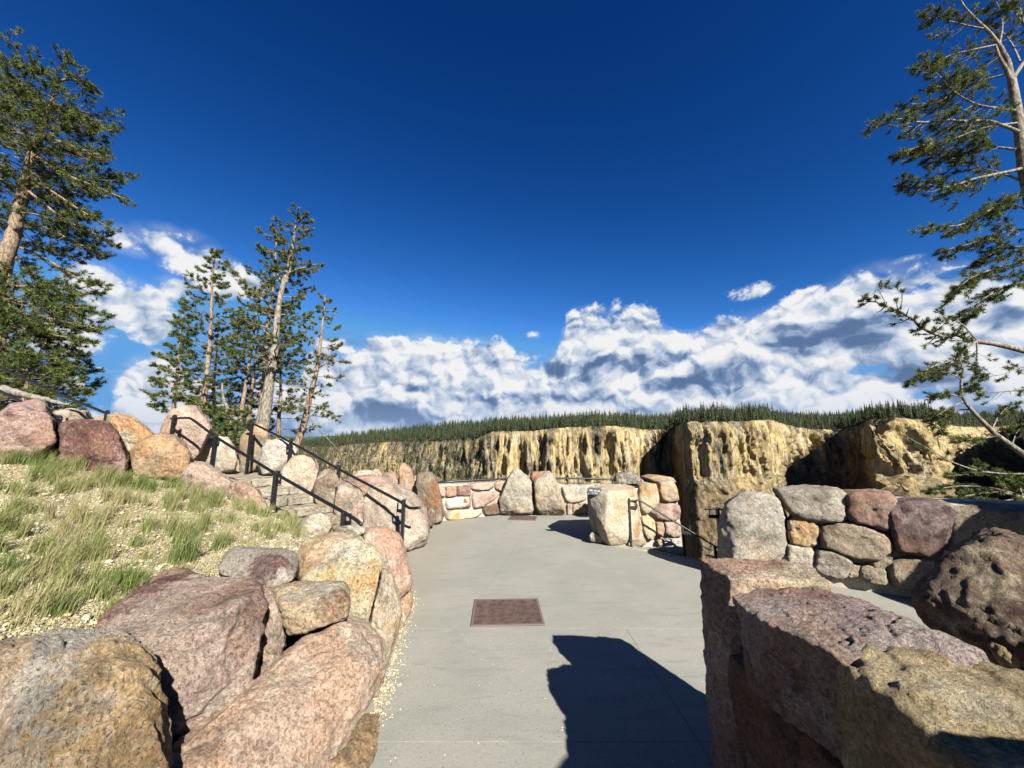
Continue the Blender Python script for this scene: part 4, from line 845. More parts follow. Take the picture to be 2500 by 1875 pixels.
build_back_wall()
boulder([(1218,1252),(1216,1222),(1226,1200),(1234,1185),(1240,1163),(1252,1145),(1264,1139),(1276,1140),(1290,1156),(1298,1168),(1300,1210),(1306,1245),(1298,1258),(1240,1260)], 9.75, .55, rock_mat('greenish_grey_slab', K(206, 196, 168), K(190, 182, 158), K(170, 160, 140), K(222, 212, 190), cover=.35), 'left of two tall pointed grey standing stones set in the far wall', sub=6, seed=500, p=14, rough=.045, shrink=.88)
boulder([(1306,1240),(1302,1200),(1303,1165),(1318,1155),(1340,1147),(1352,1158),(1364,1190),(1378,1225),(1384,1258),(1365,1262),(1320,1258)], 9.7, .55, rock_mat('cream_grey_slab', K(212, 194, 162), K(200, 180, 150), K(186, 160, 120), K(224, 210, 186), cover=.35, streak=(2, 2, 1)), 'right of two tall grey standing stones in the far wall, with a slanted top', sub=6, seed=501, p=14, rough=.045, shrink=.88)
boulder([(1292,1160),(1300,1152),(1330,1150),(1336,1160),(1330,1180),(1300,1180)], 10.3, .4, 'rust', 'low reddish stone showing between the tops of the two standing stones', sub=4, seed=502)
# ================================================================== PILLAR BOULDER AND RIGHT-HAND COLUMN
RM['pil'] = rock_mat('cream_pillar', K(228, 212, 178), K(220, 200, 168), K(226, 190, 130), K(234, 226, 206), cover=.3, lichen=.3, spots=[(P(1518, 1222, 6.8), .08, K(222, 152, 72)), (P(1560, 1290, 6.7), .14, K(220, 164, 90)), (P(1452, 1235, 7.0), .3, K(196, 178, 158))])
pil = hullrock([P(1434,1190,7.25), P(1458,1180,7.3), P(1520,1182,7.6), P(1552,1190,7.5), P(1558,1205,7.2), P(1438,1262,7.15), P(1455,1320,7.0), P(1480,1322,6.75), P(1565,1290,6.85), P(1575,1330,6.9), P(1490,1334,6.6),
    P(1485,1200,6.65), P(1550,1195,6.75), P(1478,1300,6.5), P(1560,1320,6.65), P(1445,1192,8.1), P(1550,1188,8.2), P(1450,1300,8.0), P(1560,1320,7.8), P(1432,1215,7.0)], RM['pil'],
    'big cream boulder at the wall end carrying the small black plaque', sub=6, seed=510, p=16, rough=.022, cuts=3, facets=2, fcut=(.93,.98), cracks=.2)
boulder([(1438,1305),(1445,1298),(1470,1312),(1480,1322),(1476,1328),(1440,1322)], 6.85, .3, 'grey', 'small grey wedge stone under the plaque boulder', sub=4, seed=511)
boulder([(1476,1320),(1500,1314),(1560,1316),(1580,1326),(1562,1334),(1500,1334)], 6.75, .25, 'cream', 'flat cream footing stone under the plaque boulder', sub=4, seed=512, rough=.02)
CA, CB = (1.2, 7.45), (3.0, 7.35)
def build_column():
    root = empty('stone_pier', (2.5, 7.6, -.6), 'mortared pier of yellow, orange and pink stones right of the plaque boulder', 'wall')
    slabpoly([(1530,1198),(1600,1184),(1640,1182),(1650,1190),(1655,1230),(1660,1270),(1666,1300),(1668,1400),(1540,1400)], CA, CB, -.005, -.4, 'mortar', root)
    RM['yor'] = rock_mat('cream_orange_wall_stone', K(230, 212, 160), K(222, 200, 150), K(226, 160, 70), K(236, 226, 196), cover=.7)
    L = [([(1562,1186),(1580,1180),(1600,1183),(1606,1205),(1608,1225),(1590,1245),(1575,1252),(1562,1240),(1558,1210)],'yor'),([(1608,1176),(1640,1174),(1650,1190),(1654,1222),(1630,1226),(1612,1218),(1606,1192)],'yellow2'),
         ([(1586,1246),(1608,1230),(1630,1228),(1656,1232),(1658,1252),(1655,1266),(1630,1270),(1600,1264)],'pink'),([(1564,1262),(1580,1258),(1595,1270),(1598,1300),(1592,1315),(1578,1316),(1566,1290)],'yor'),
         ([(1600,1275),(1616,1272),(1618,1290),(1616,1308),(1602,1308),(1600,1292)],'rustw'),([(1620,1274),(1650,1272),(1664,1285),(1664,1305),(1640,1310),(1622,1300)],'pinkgrey'),
         ([(1600,1316),(1616,1312),(1622,1325),(1604,1330)],'tan'),([(1556,1310),(1562,1300),(1576,1322),(1570,1332),(1558,1330)],'tan'),([(1628,1312),(1650,1312),(1666,1318),(1668,1352),(1620,1350),(1600,1338)],'pale'),([(1572,1336),(1600,1334),(1610,1345),(1580,1348)],'cream'),
         ([(1620,1355),(1666,1356),(1668,1390),(1620,1390)],'grey')]
    for i, (q, mm) in enumerate(L): wallstone(q, CA, CB, .12, .25, mm, root, 520 + i, 4)
    for q in ([(1575,1166),(1600,1160),(1640,1166),(1648,1176),(1600,1180)],): wallstone(q, (CA[0], 7.7), (CB[0], 7.6), .15, .4, 'tan', root, 540, 4)
build_column()
RM['stump'] = M_DEAD
def build_stump():
    V, Fc = rock_geo(silhouette_pts([(1500,1182),(1502,1158),(1520,1154),(1540,1152),(1556,1164),(1572,1176),(1560,1184)], 8.6, .5), 5, seed=550, strata=((1, 0, .2), 26, .03), rough=.12, cuts=8)
    meshobj('tree_stump', V, Fc, M_DEAD, None, label='weathered grey stump behind the plaque boulder', cat='stump')
build_stump()
# plaque
def build_plaque():
    pc = P(1452, 1200, 6.84); root = empty('plaque', tuple(pc), 'small black plaque with two lines of worn lettering on the cream boulder', 'plaque')
    m, T, b = mat('black_plate', .45, .5); b.inputs['Base Color'].default_value = (.022, .024, .026, 1)
    mw, T2, b2 = mat('plate_lettering', .6, .3); b2.inputs['Base Color'].default_value = (.42, .42, .43, 1)
    w, h = .120, .060; X = np.array([.985, -.02, -.10]); X /= np.linalg.norm(X); Yn = np.array([-.12, -.99, .02]); Yn /= np.linalg.norm(Yn); Z = np.cross(X, -Yn) * -1; Z = np.cross(Yn, X); Z = Z if Z[2] > 0 else -Z
    q = MB(); q.obox(pc, X * w, Yn * .007, Z * h); q.build('plate', m, root)
    q = MB(); f = pc + Yn * .0085; rg = np.random.default_rng(3)
    st = [(-1,0),(0,1),(1,0)]
    for row, (x0, x1, n, hh) in enumerate(((-.095, .098, 12, .0125), (-.05, .062, 9, .008))):
        zc = .016 if row == 0 else -.026
        for k in range(n):
            if (row, k) in ((0, 4), (1, 2)): continue
            xc = x0 + (x1 - x0) * (k + .5) / n; wd = (x1 - x0) / n * .34
            q.obox(f + X * (xc - wd) + Z * zc, X * .0016, Yn * .001, Z * hh)
            if rg.uniform() < .6: q.obox(f + X * (xc + wd * .6) + Z * zc, X * .0016, Yn * .0011, Z * hh)
            if rg.uniform() < .6: q.obox(f + X * xc + Z * (zc + rg.choice([-1, 0, 1]) * hh * .8), X * wd * .8, Yn * .0012, Z * .0016)
    for a in (-1, 1):
        for c_ in (-1, 1): q.obox(f + X * w * .93 * a + Z * h * .86 * c_, X * .004, Yn * .003, Z * .004)
    q.build('lettering', mw, root)
build_plaque()
# ================================================================== RIGHT WALL
RA, RB = G(1757, 1392)[:2], G(2240, 1462)[:2]
RA = (RA[0], RA[1]); RB = (RB[0], RB[1])
def build_right_wall():
    root = empty('stone_wall', (3.9, 5.1, 0), 'high wall of large mortared stones at the right, its right half in shade', 'wall')
    slabpoly([(1935,1206),(2000,1208),(2060,1215),(2180,1225),(2300,1232),(2420,1236),(2600,1244),(2600,1560),(2300,1520),(2100,1470),(1960,1420),(1935,1402)], RA, RB, -.02, -.8, 'mortar', root)
    RM['w1'] = rock_mat('grey_rough_wall_stone', K(182, 168, 150), K(202, 188, 166), K(156, 140, 120), K(220, 208, 184), cover=.3, lichen=.4)
    RM['w2'] = rock_mat('purple_black_wall_stone', K(160, 134, 130), K(140, 106, 104), K(70, 42, 42), K(180, 158, 148), cover=.75)
    RM['w3'] = rock_mat('tan_grey_wall_stone', K(188, 168, 138), K(170, 150, 122), K(138, 112, 86), K(206, 190, 158), cover=.35)
    L = [([(1896,1198),(1925,1193),(1960,1196),(2000,1192),(2040,1196),(2060,1204),(2064,1245),(2055,1272),(2010,1270),(1950,1262),(1925,1245),(1912,1220)],'w1',.16),
         ([(2062,1208),(2090,1202),(2140,1203),(2178,1208),(2186,1225),(2172,1240),(2168,1275),(2162,1290),(2110,1276),(2066,1262),(2060,1232)],'maroonmix',.18),
         ([(1926,1275),(1945,1262),(1975,1264),(1992,1276),(1996,1300),(1992,1326),(1970,1334),(1930,1325),(1926,1300)],'yellow',.12),
         ([(1924,1330),(1955,1332),(1984,1338),(1990,1360),(1988,1392),(1965,1398),(1930,1394),(1924,1360)],'cream',.13),
         ([(2000,1302),(2010,1282),(2060,1276),(2110,1284),(2150,1300),(2170,1318),(2172,1340),(2150,1362),(2120,1370),(2060,1350),(2010,1330)],'w3',.18),
         ([(1994,1338),(2020,1342),(2060,1352),(2076,1370),(2066,1400),(2050,1410),(2010,1400),(1990,1388)],'w1',.16),
         ([(2162,1230),(2180,1228),(2230,1226),(2290,1226),(2318,1238),(2322,1270),(2300,1330),(2288,1350),(2240,1354),(2190,1340),(2172,1300)],'w2',.20),
         ([(2120,1372),(2150,1362),(2168,1345),(2180,1350),(2176,1380),(2140,1392)],'w3',.10),([(2072,1378),(2100,1376),(2098,1404),(2066,1408)],'w3',.10),
         ([(2100,1382),(2130,1378),(2158,1388),(2164,1410),(2158,1424),(2110,1418),(2096,1404)],'w3',.14),
         ([(2172,1370),(2230,1360),(2290,1362),(2310,1380),(2300,1430),(2250,1440),(2180,1430),(2168,1400)],'w3',.16),
         ([(2328,1242),(2400,1238),(2480,1242),(2560,1250),(2570,1330),(2480,1350),(2400,1345),(2320,1340),(2316,1290)],'w3',.16),
         ([(2330,1356),(2400,1352),(2480,1358),(2560,1364),(2560,1450),(2400,1440),(2320,1420)],'w3',.16)]
    for i, (q, mm, bg) in enumerate(L): wallstone(q, RA, RB, bg * .75, .35, mm, root, 600 + i, 5, rough=.07, p=16, cuts=3, fine=.006, grow=1.10)
build_right_wall()
RM['sb'] = rock_mat('smooth_grey_standing', K(204, 194, 176), K(190, 178, 158), K(180, 154, 126), K(216, 208, 192), cover=.4, lichen=.35, bump=1.0)
boulder([(1752,1340),(1755,1290),(1762,1250),(1776,1226),(1800,1208),(1845,1200),(1882,1202),(1902,1214),(1914,1248),(1922,1290),(1928,1340),(1926,1396),(1880,1406),(1800,1402),(1754,1386)], 5.12, .75, RM['sb'],
    'rounded pale grey standing boulder at the left end of the high right wall', sub=6, seed=621, p=18, rough=.05, cuts=3)
# ================================================================== RIGHT FOREGROUND WALL
def build_fg_wall():
    RM['r1'] = rock_mat('red_cream_capstone', K(222, 192, 164), K(208, 172, 146), K(160, 104, 88), K(240, 220, 186), cover=.35, streak=(1, 1, 1.6), spots=[(np.array([1.45, 2.05, .93]), .16, K(232, 210, 160)), (np.array([1.2, 2.0, .95]), .1, K(226, 196, 158))])
    RM['r2'] = rock_mat('purple_grey_slab', K(190, 162, 154), K(208, 184, 172), K(140, 98, 96), K(226, 208, 192), cover=.5, lichen=.5, bump=1.5, scale=1.6)
    RM['r3'] = rock_mat('yellow_craggy', K(230, 206, 146), K(206, 176, 116), K(216, 144, 66), K(232, 218, 180), cover=.45, lichen=.4, bump=1.5)
    RM['r4'] = rock_mat('red_brown_shaded', K(176, 134, 106), K(150, 110, 88), K(124, 84, 60), K(190, 156, 126), cover=.4, streak=(1.5, 1.5, .6))  # red brown tone of the lowest stone, streaked upright
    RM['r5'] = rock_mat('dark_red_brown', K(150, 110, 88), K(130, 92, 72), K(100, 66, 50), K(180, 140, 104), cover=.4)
    root = empty('stone_wall', (1.25, 1.2, 0), 'chest high wall of big boulders in the right foreground, its path side in deep shade', 'wall')
    hullrock([(1.045,2.03,1.0),(1.055,2.33,1.01),(1.62,2.28,1.0),(1.60,2.04,.955),(1.08,2.02,.88),(1.035,2.05,.0),(1.05,2.34,-.05),(1.55,2.3,0),(1.5,1.98,0),(1.025,2.10,.5)], RM['r1'], None, 7, 701, 'capstone', parent=root, p=20, rough=.035, cuts=2, facets=1, fcut=(.93,.97), strata=((.2, .1, 1), 6, .008))
    S2 = [G(1785,1452,.99), G(1850,1436,1.0), G(1990,1434,1.02), G(2090,1455,1.03), G(2180,1500,1.04), G(2330,1558,1.04), G(2425,1600,1.02), G(2240,1640,.98), G(2045,1598,.985), G(1950,1553,.98), G(1860,1515,.98), G(1810,1482,.98)]
    lo = [(q[0] + .03, q[1], .62 + .06 * (q[1] - 1.2)) for q in S2[:2]] + [(q[0] + .02, q[1], .70) for q in S2[2:7]] + [(q[0] + .03, q[1], .66) for q in S2[7:]]
    hullrock(S2 + lo, RM['r2'], None, 7, 702, 'stone', parent=root, p=26, rough=.05, cuts=3, facets=2, fcut=(.93,.98), cracks=.9, fine=.0055)
    S3 = [G(2035,1600,.98), G(2100,1562,1.0), G(2260,1565,1.0), G(2420,1600,.99), G(2560,1680,.97), G(2620,1760,.93), (1.30,.55,.93), (.98,.45,.93), (.965,1.0,.95)]
    lo3 = [(.97,1.33,.0),(.99,.45,.0),(1.6,.5,.0),(1.7,1.3,.0)]
    hullrock(S3 + lo3, RM['r3'], sub=7, seed=703, name='stone', parent=root, p=24, rough=.05, cuts=2, facets=2, fcut=(.93,.98), cracks=1.2, fine=.006, label='craggy yellow topped block, nearest stone of the wall')
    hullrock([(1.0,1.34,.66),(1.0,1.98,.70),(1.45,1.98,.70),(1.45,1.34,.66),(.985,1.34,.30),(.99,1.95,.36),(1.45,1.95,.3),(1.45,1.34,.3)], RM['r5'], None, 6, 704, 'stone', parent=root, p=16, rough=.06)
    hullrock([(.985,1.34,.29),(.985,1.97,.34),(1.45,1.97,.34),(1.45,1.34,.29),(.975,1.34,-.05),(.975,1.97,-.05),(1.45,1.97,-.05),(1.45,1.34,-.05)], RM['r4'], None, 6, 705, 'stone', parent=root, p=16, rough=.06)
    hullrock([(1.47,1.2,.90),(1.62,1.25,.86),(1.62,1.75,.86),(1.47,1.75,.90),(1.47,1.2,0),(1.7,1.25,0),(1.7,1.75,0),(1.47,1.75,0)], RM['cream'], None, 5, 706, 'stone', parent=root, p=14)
    hullrock([(1.02,-.75,1.5),(1.02,.22,1.52),(1.9,.35,1.45),(1.95,-.75,1.5),(.98,-.8,0),(.98,.42,0),(2.1,.42,0),(2.1,-.8,0),(1.0,.38,1.2),(1.9,.4,1.2)], RM['r5'], None, 5, 707, 'stone', parent=root, p=14, rough=.05)  # unseen taller stone, added to shade the near wall top and pavement
build_fg_wall()
RM['db'] = rock_mat('dark_brown_boulder', K(158, 130, 104), K(134, 104, 84), K(92, 66, 54), K(204, 186, 146), cover=.5, lichen=.5, bump=1.4)
boulder([(2226,1480),(2240,1440),(2290,1400),(2330,1350),(2350,1335),(2390,1310),(2440,1290),(2500,1300),(2600,1340),(2650,1560),(2560,1700),(2420,1620),(2330,1530),(2260,1520)], [2.6,2.62,2.62,2.62,2.6,2.6,2.55,2.5,2.4,2.2,2.05,2.2,2.4,2.5], .7, RM['db'],
    'dark brown boulder in shade at the right edge, its top catching the sun', sub=6, seed=720, rough=.085, fine=.004, cuts=5, cracks=.8, p=20, facets=7, fcut=(.8,.94))
boulder([(2290,1530),(2330,1520),(2392,1545),(2400,1580),(2380,1600),(2300,1570)], 2.45, .3, 'cream', 'pale block between the purple slab and the dark brown boulder', sub=5, seed=721)
RM['yb'] = rock_mat('ochre_boulder', K(190, 160, 100), K(160, 132, 86), K(176, 122, 60), K(206, 190, 146), cover=.45, lichen=.5)
boulder([(2400,1560),(2440,1545),(2520,1560),(2620,1600),(2640,1720),(2500,1680),(2430,1620)], 2.15, .5, RM['yb'], 'ochre and grey boulder below the dark brown one at the right edge', sub=6, seed=722)
# ================================================================== HANDRAILS
m, T, b = mat('black_painted_steel', .42, .5); b.inputs['Base Color'].default_value = (.004, .004, .0045, 1); M_BLK = m
T.L.new(T.n('ShaderNodeBump', {'Height': T.noise(T.n('ShaderNodeNewGeometry').outputs['Position'], 180, 3), 'Strength': .25, 'Distance': .002}).outputs[0], b.inputs['Normal'])
def on_line(px, py, base, d, n_off=0.0, nrm=None):
    """solve the point of a vertical plane (plan point base, direction d) seen at px,py"""
    a = np.array(base) + (np.array(nrm) * n_off if nrm is not None else 0); return PL(px, py, a, a + np.array(d))
def smooth_path(pts, k=6):
    pts = np.array(pts, float); out = []
    for i in range(len(pts) - 1):
        for j in range(k): out.append(pts[i] + (pts[i + 1] - pts[i]) * j / k)
    out.append(pts[-1]); out = np.array(out)
    for _ in range(2): out[1:-1] = out[1:-1] * .5 + (out[:-2] + out[2:]) * .25
    return out
def handrail(rail_pts, posts, label, side, rr=.020, pw=.024, hook=True):
    """posts: (top point, base z); side: unit plan vector from post to the bracket side"""
    root = empty('handrail', tuple(posts[-1][0][:2]) + (float(posts[-1][1]),), label, 'handrail', None)
    q = MB(); q.tube(smooth_path(rail_pts), rr, 8); q.build('rail', M_BLK, root, smooth=True)
    rp = smooth_path(rail_pts)
    for tp, zb in posts:
        tp = np.array(tp); x, y = tp[:2]
        q = MB(); q.obox(((x), y, (tp[2] - .02 + zb) / 2), (pw * .75, 0, 0), (0, pw, 0), (0, 0, (tp[2] - .02 - zb) / 2))
        q.tube([(x, y, tp[2] - .05), (x, y, tp[2] - .012), (x, y, tp[2])], [pw * 1.05, pw * 1.05, pw * .5], 10)
        po = q.build('post', M_BLK, root)
        # bracket: arm off the post with an upright pin carrying the rail
        rd = rp[np.argmin(np.linalg.norm(rp[:, :2] - tp[:2], axis=1))]
        s2 = np.array([side[0], side[1], 0.0]); c = np.array([x, y, rd[2]])
        q = MB(); q.obox(c + s2 * .075 - [0, 0, .115], s2 * .065, np.array([-s2[1], s2[0], 0]) * .006, (0, 0, .026))
        q.obox(c + s2 * .125 - [0, 0, .060], s2 * .008, np.array([-s2[1], s2[0], 0]) * .008, (0, 0, .062)); q.build('bracket', M_BLK, po)
    return root
FB, BB = SF0, SF0 + SN * SW
def rp(px, py, base): return on_line(px, py, base, SD)
fr = [(883,1281),(868,1268),(838,1250),(675,1158),(528,1068),(466,1021),(455,1020),(418,1022)]
FR = [rp(x, y, FB) for x, y in fr]
br = [(1025,1239),(1012,1241),(998,1240),(984,1228),(828,1146),(711,1080),(622,1036),(610,1036),(593,1039)]
BR = [rp(x, y, BB) for x, y in br]
def sz(p):
    s = (p[0] - SF0[0]) * SD[0] + (p[1] - SF0[1]) * SD[1]; return float(stair_z(s)) - .02
fp = [rp(840, 1247, FB), rp(675, 1149, FB), rp(528, 1060, FB), rp(427, 1012, FB)]; bp = [rp(986, 1219, BB), rp(828, 1135, BB), rp(711, 1070, BB), rp(616, 1031, BB)]
handrail(FR, [(p, sz(p)) for p in fp], 'nearer black handrail running up the grassy side of the stone steps', -SD, rr=.022, pw=.031)
handrail(BR, [(p, sz(p)) for p in bp], 'farther black handrail running up beside the boulders behind the stone steps', SD, rr=.022, pw=.031)
# upper flight at the far left
UA = np.array([-6.9, 6.3]); UD = np.array([-.99, .12])
def up(px, py): return on_line(px, py, UA, UD)
UR = [up(330,1027), up(312,1027), up(292,1024), up(262,1010), up(120,952), up(0,897), up(-120,845)]
handrail(UR, [(up(263,1001), up(263,1070)[2]), (up(-80,852), up(-80,1000)[2])], 'black handrail climbing out of the picture at the far left above the pink boulders', -UD, rr=.021)
def up2(px, py): return on_line(px, py, UA - np.array([0, 1.1]), UD)
handrail([up2(150,1024), up2(140,1018), up2(126,1012), up2(57,983), up2(0,955), up2(-100,908)], [(up2(146,1014), up2(146,1085)[2])], 'short length of black handrail showing behind the dusty pink boulder', -UD, rr=.018)
# right flight going down
DA, DD = np.array([2.07, 6.95]), np.array([.995, -.10])
def dn(px, py): return on_line(px, py, DA, DD)
DR = [dn(1526,1222), dn(1540,1223), dn(1562,1221), dn(1570,1226), dn(1664,1284), dn(1745,1333), dn(1800,1366)]
handrail(DR, [(dn(1535,1216), -.02), (dn(1666,1286), dn(1668,1368)[2]), (dn(1745,1332), dn(1748,1420)[2])], 'black handrail going down steps to the right beside the stone pier', np.array([1.0, 0]), rr=.015, pw=.022)
EA, ED = np.array([2.80, 5.95]), np.array([.97, .25])
def en(px, py): return on_line(px, py, EA, ED)
handrail([en(1722,1243), en(1740,1242), en(1756,1241), en(1764,1246), en(1800,1270), en(1850,1300)], [(en(1751,1238), -.02)], 'end of a black handrail peeping out left of the pale standing boulder', np.array([-1.0, 0]), rr=.014, pw=.026)
# guard rail behind the far wall
def build_guard():
    A, Bq = (-1.9, 9.95), (.4, 11.0); A2, B2 = (.4, 11.0), (2.8, 10.9)
    p1 = [PL(x, y, A, Bq) for x, y in ((1062,1179),(1110,1175),(1160,1172),(1225,1170))]
    p2 = [PL(x, y, A2, B2) for x, y in ((1262,1169),(1350,1168),(1420,1168),(1480,1170),(1506,1171))]
    root = empty('guard_rail', (0, 10.9, .2), 'thin black guard rail running behind the far stone wall', 'railing')
    q = MB(); q.tube(np.array(p1 + p2), .027, 8); q.build('rail', M_BLK, root, smooth=True)
    q = MB(); q.tube([p + [0, 0, -.125] for p in p1 + p2], .008, 6); q.build('rail', M_BLK, root, smooth=True)
    for x in (1090, 1180, 1386, 1457, 1495):
        c = PL(x, 1172, A if x < 1250 else A2, Bq if x < 1250 else B2); q = MB(); q.tube([c + [0, 0, .0], c + [0, 0, -.9]], .014, 6); q.build('post', M_BLK, root)
build_guard()
# ================================================================== DRAIN GRATES
def grate(corners, label):
    q = [G(x, y) for x, y in corners]; c = sum(q) / 4; root = empty('drain_grate', (c[0], c[1], 0), label, 'grate', None)
    X = ((q[1] - q[0]) + (q[2] - q[3])) / 2; Y = ((q[3] - q[0]) + (q[2] - q[1])) / 2; w = np.linalg.norm(X); X /= w; Y = Y - X * (Y @ X); h = np.linalg.norm(Y); Y /= h
    mt, T, b = mat('rusty_steel_' + str(len(bpy.data.materials)), .75, .35); g = T.n('ShaderNodeNewGeometry').outputs['Position']
    T.L.new(T.mix(T.ss(T.noise(g, 14, 6, .7), .4, .62), K(118, 88, 76), K(84, 62, 54)), b.inputs['Base Color'])
    pit, T3, b3 = mat('grate_shade_plate_' + str(len(bpy.data.materials))); b3.inputs['Base Color'].default_value = (.02, .016, .014, 1)
    Z = np.array([0, 0, 1.0])
    m1 = MB(); m1.obox(c + Z * .002, X * w / 2, Y * h / 2, Z * .0018); m1.build('pit', pit, root)  # dark plate on the slab stands in for the shade below the bars
    m1 = MB(); fw = .022
    for s in (-1, 1):
        m1.obox(c + X * s * (w / 2 - fw / 2) + Z * .006, X * fw / 2, Y * h / 2, Z * .006); m1.obox(c + Y * s * (h / 2 - fw / 2) + Z * .0062, X * (w / 2 - fw - .001), Y * fw / 2, Z * .006)
    mf, Tf, bf = mat('worn_steel_' + str(len(bpy.data.materials)), .6, .5); bf.inputs['Base Color'].default_value = (.085, .062, .054, 1); m1.build('frame', mf, root)
    m1 = MB(); n = 44
    for i in range(n):
        a = -w / 2 + fw + (w - 2 * fw) * (i + .5) / n; m1.obox(c + X * a + Z * .008, X * .0034, Y * (h / 2 - fw), Z * .0035)
    for i in range(22):
        a = -h / 2 + fw + (h - 2 * fw) * (i + .5) / 22; m1.obox(c + Y * a + Z * .0092, X * (w / 2 - fw), Y * .003, Z * .0034)
    m1.build('grating', mt, root)
grate([(1148,1530),(1326,1528),(1317,1463),(1160,1466)], 'rusty brown square drain grate in the middle of the near pavement')
grate([(1236,1270),(1303,1271.5),(1316,1261.5),(1249,1260)], 'smaller looking brown drain grate close to the far wall')
# ================================================================== GRAVEL, GRASS
def scatter_pebbles():
    rg = np.random.default_rng(8); N = 34000
    # more of them close to the viewer
    t = 1.7 + 4.3 * rg.uniform(0, 1, N) ** 1.3; u = rg.uniform(-1.62, -.42, N); X = u * t; Y = t * (1.0 + .09) ; Y = Y + rg.normal(0, .1, N)
    Z = ground_z(X, Y); s = (X - SF0[0]) * SD[0] + (Y - SF0[1]) * SD[1]; n = (X - SF0[0]) * SN[0] + (Y - SF0[1]) * SN[1]
    ok = (Z > .05) & ~((n > -.25) & (s > -.4)); X, Y, Z = X[ok], Y[ok], Z[ok]; k1 = len(X)
    # sprinkled along the pavement edge
    N2 = 3600; y2 = 1.9 + 3.0 * rg.uniform(0, 1, N2) ** 1.1; ex = np.interp(y2, [1.5, 2.3, 2.7, 3.8, 4.6, 5], [-.90, -.88, -.84, -1.02, -1.12, -1.3]); x2 = ex + np.abs(rg.normal(0, .06, N2)) - .04
    N3 = 1500; a3 = rg.uniform(0, 1, N3); e3 = np.array([2.02, 7.0]); x3 = 1.7 + a3 * 1.15; y3 = 7.1 - a3 * 1.05 + rg.normal(0, .06, N3)
    X = np.concatenate([X, x2, x3]); Y = np.concatenate([Y, y2, y3]); Z = np.concatenate([Z, np.zeros(N2 + N3)]); k = len(X)
    sz_ = np.where(np.arange(k) < k1, rg.lognormal(math.log(.0070), .45, k), rg.lognormal(math.log(.0042), .45, k)); sz_ = np.minimum(sz_, .034)
    V0 = np.array([(1,0,0),(-1,0,0),(0,1,0),(0,-1,0),(0,0,1),(0,0,-.6),(.6,.6,.5),(-.6,.55,.45),(-.6,-.6,.5),(.6,-.55,.45)], float)
    F0 = np.array([(0,6,4),(6,2,4),(2,7,4),(7,1,4),(1,8,4),(8,3,4),(3,9,4),(9,0,4),(0,2,6),(2,1,7),(1,3,8),(3,0,9),(0,5,2),(2,5,1),(1,5,3),(3,5,0)])
    a = rg.uniform(0, 6.28, k); J = 1 + rg.normal(0, .2, (k, len(V0), 3)); A = V0[None] * J * np.stack([rg.uniform(.8, 1.5, k), rg.uniform(.7, 1.1, k), rg.uniform(.45, .8, k)], -1)[:, None, :] * sz_[:, None, None]
    ca, sa = np.cos(a)[:, None], np.sin(a)[:, None]
    x = A[..., 0] * ca - A[..., 1] * sa + X[:, None]; y = A[..., 0] * sa + A[..., 1] * ca + Y[:, None]; z = A[..., 2] + Z[:, None] + sz_[:, None] * .25
    Fc = (F0[None] + (np.arange(k) * len(V0))[:, None, None]).reshape(-1, 3)
    m, T, b = mat('pale_gravel', .9, .2); at = T.n('ShaderNodeAttribute', attribute_name='tint').outputs['Fac']
    cr = T.n('ShaderNodeValToRGB', {0: at}); e = cr.color_ramp.elements; e[0].color = (*K(140, 116, 82), 1); e[1].color = (*K(240, 228, 194), 1)
    for p_, c_ in ((.2, K(196, 172, 122)), (.5, K(226, 206, 146)), (.8, K(236, 222, 178))): q = e.new(p_); q.color = (*c_, 1)
    T.L.new(cr.outputs[0], b.inputs['Base Color'])
    meshobj('gravel', np.stack([x, y, z], -1).reshape(-1, 3), Fc, m, None, origin=(0, 0, 0), smooth=False, kind='stuff', label='pale yellow gravel on the bank and sprinkled along the pavement edge', cat='gravel', attrs={'tint': np.repeat(rg.uniform(0, 1, k), len(V0))})
scatter_pebbles()
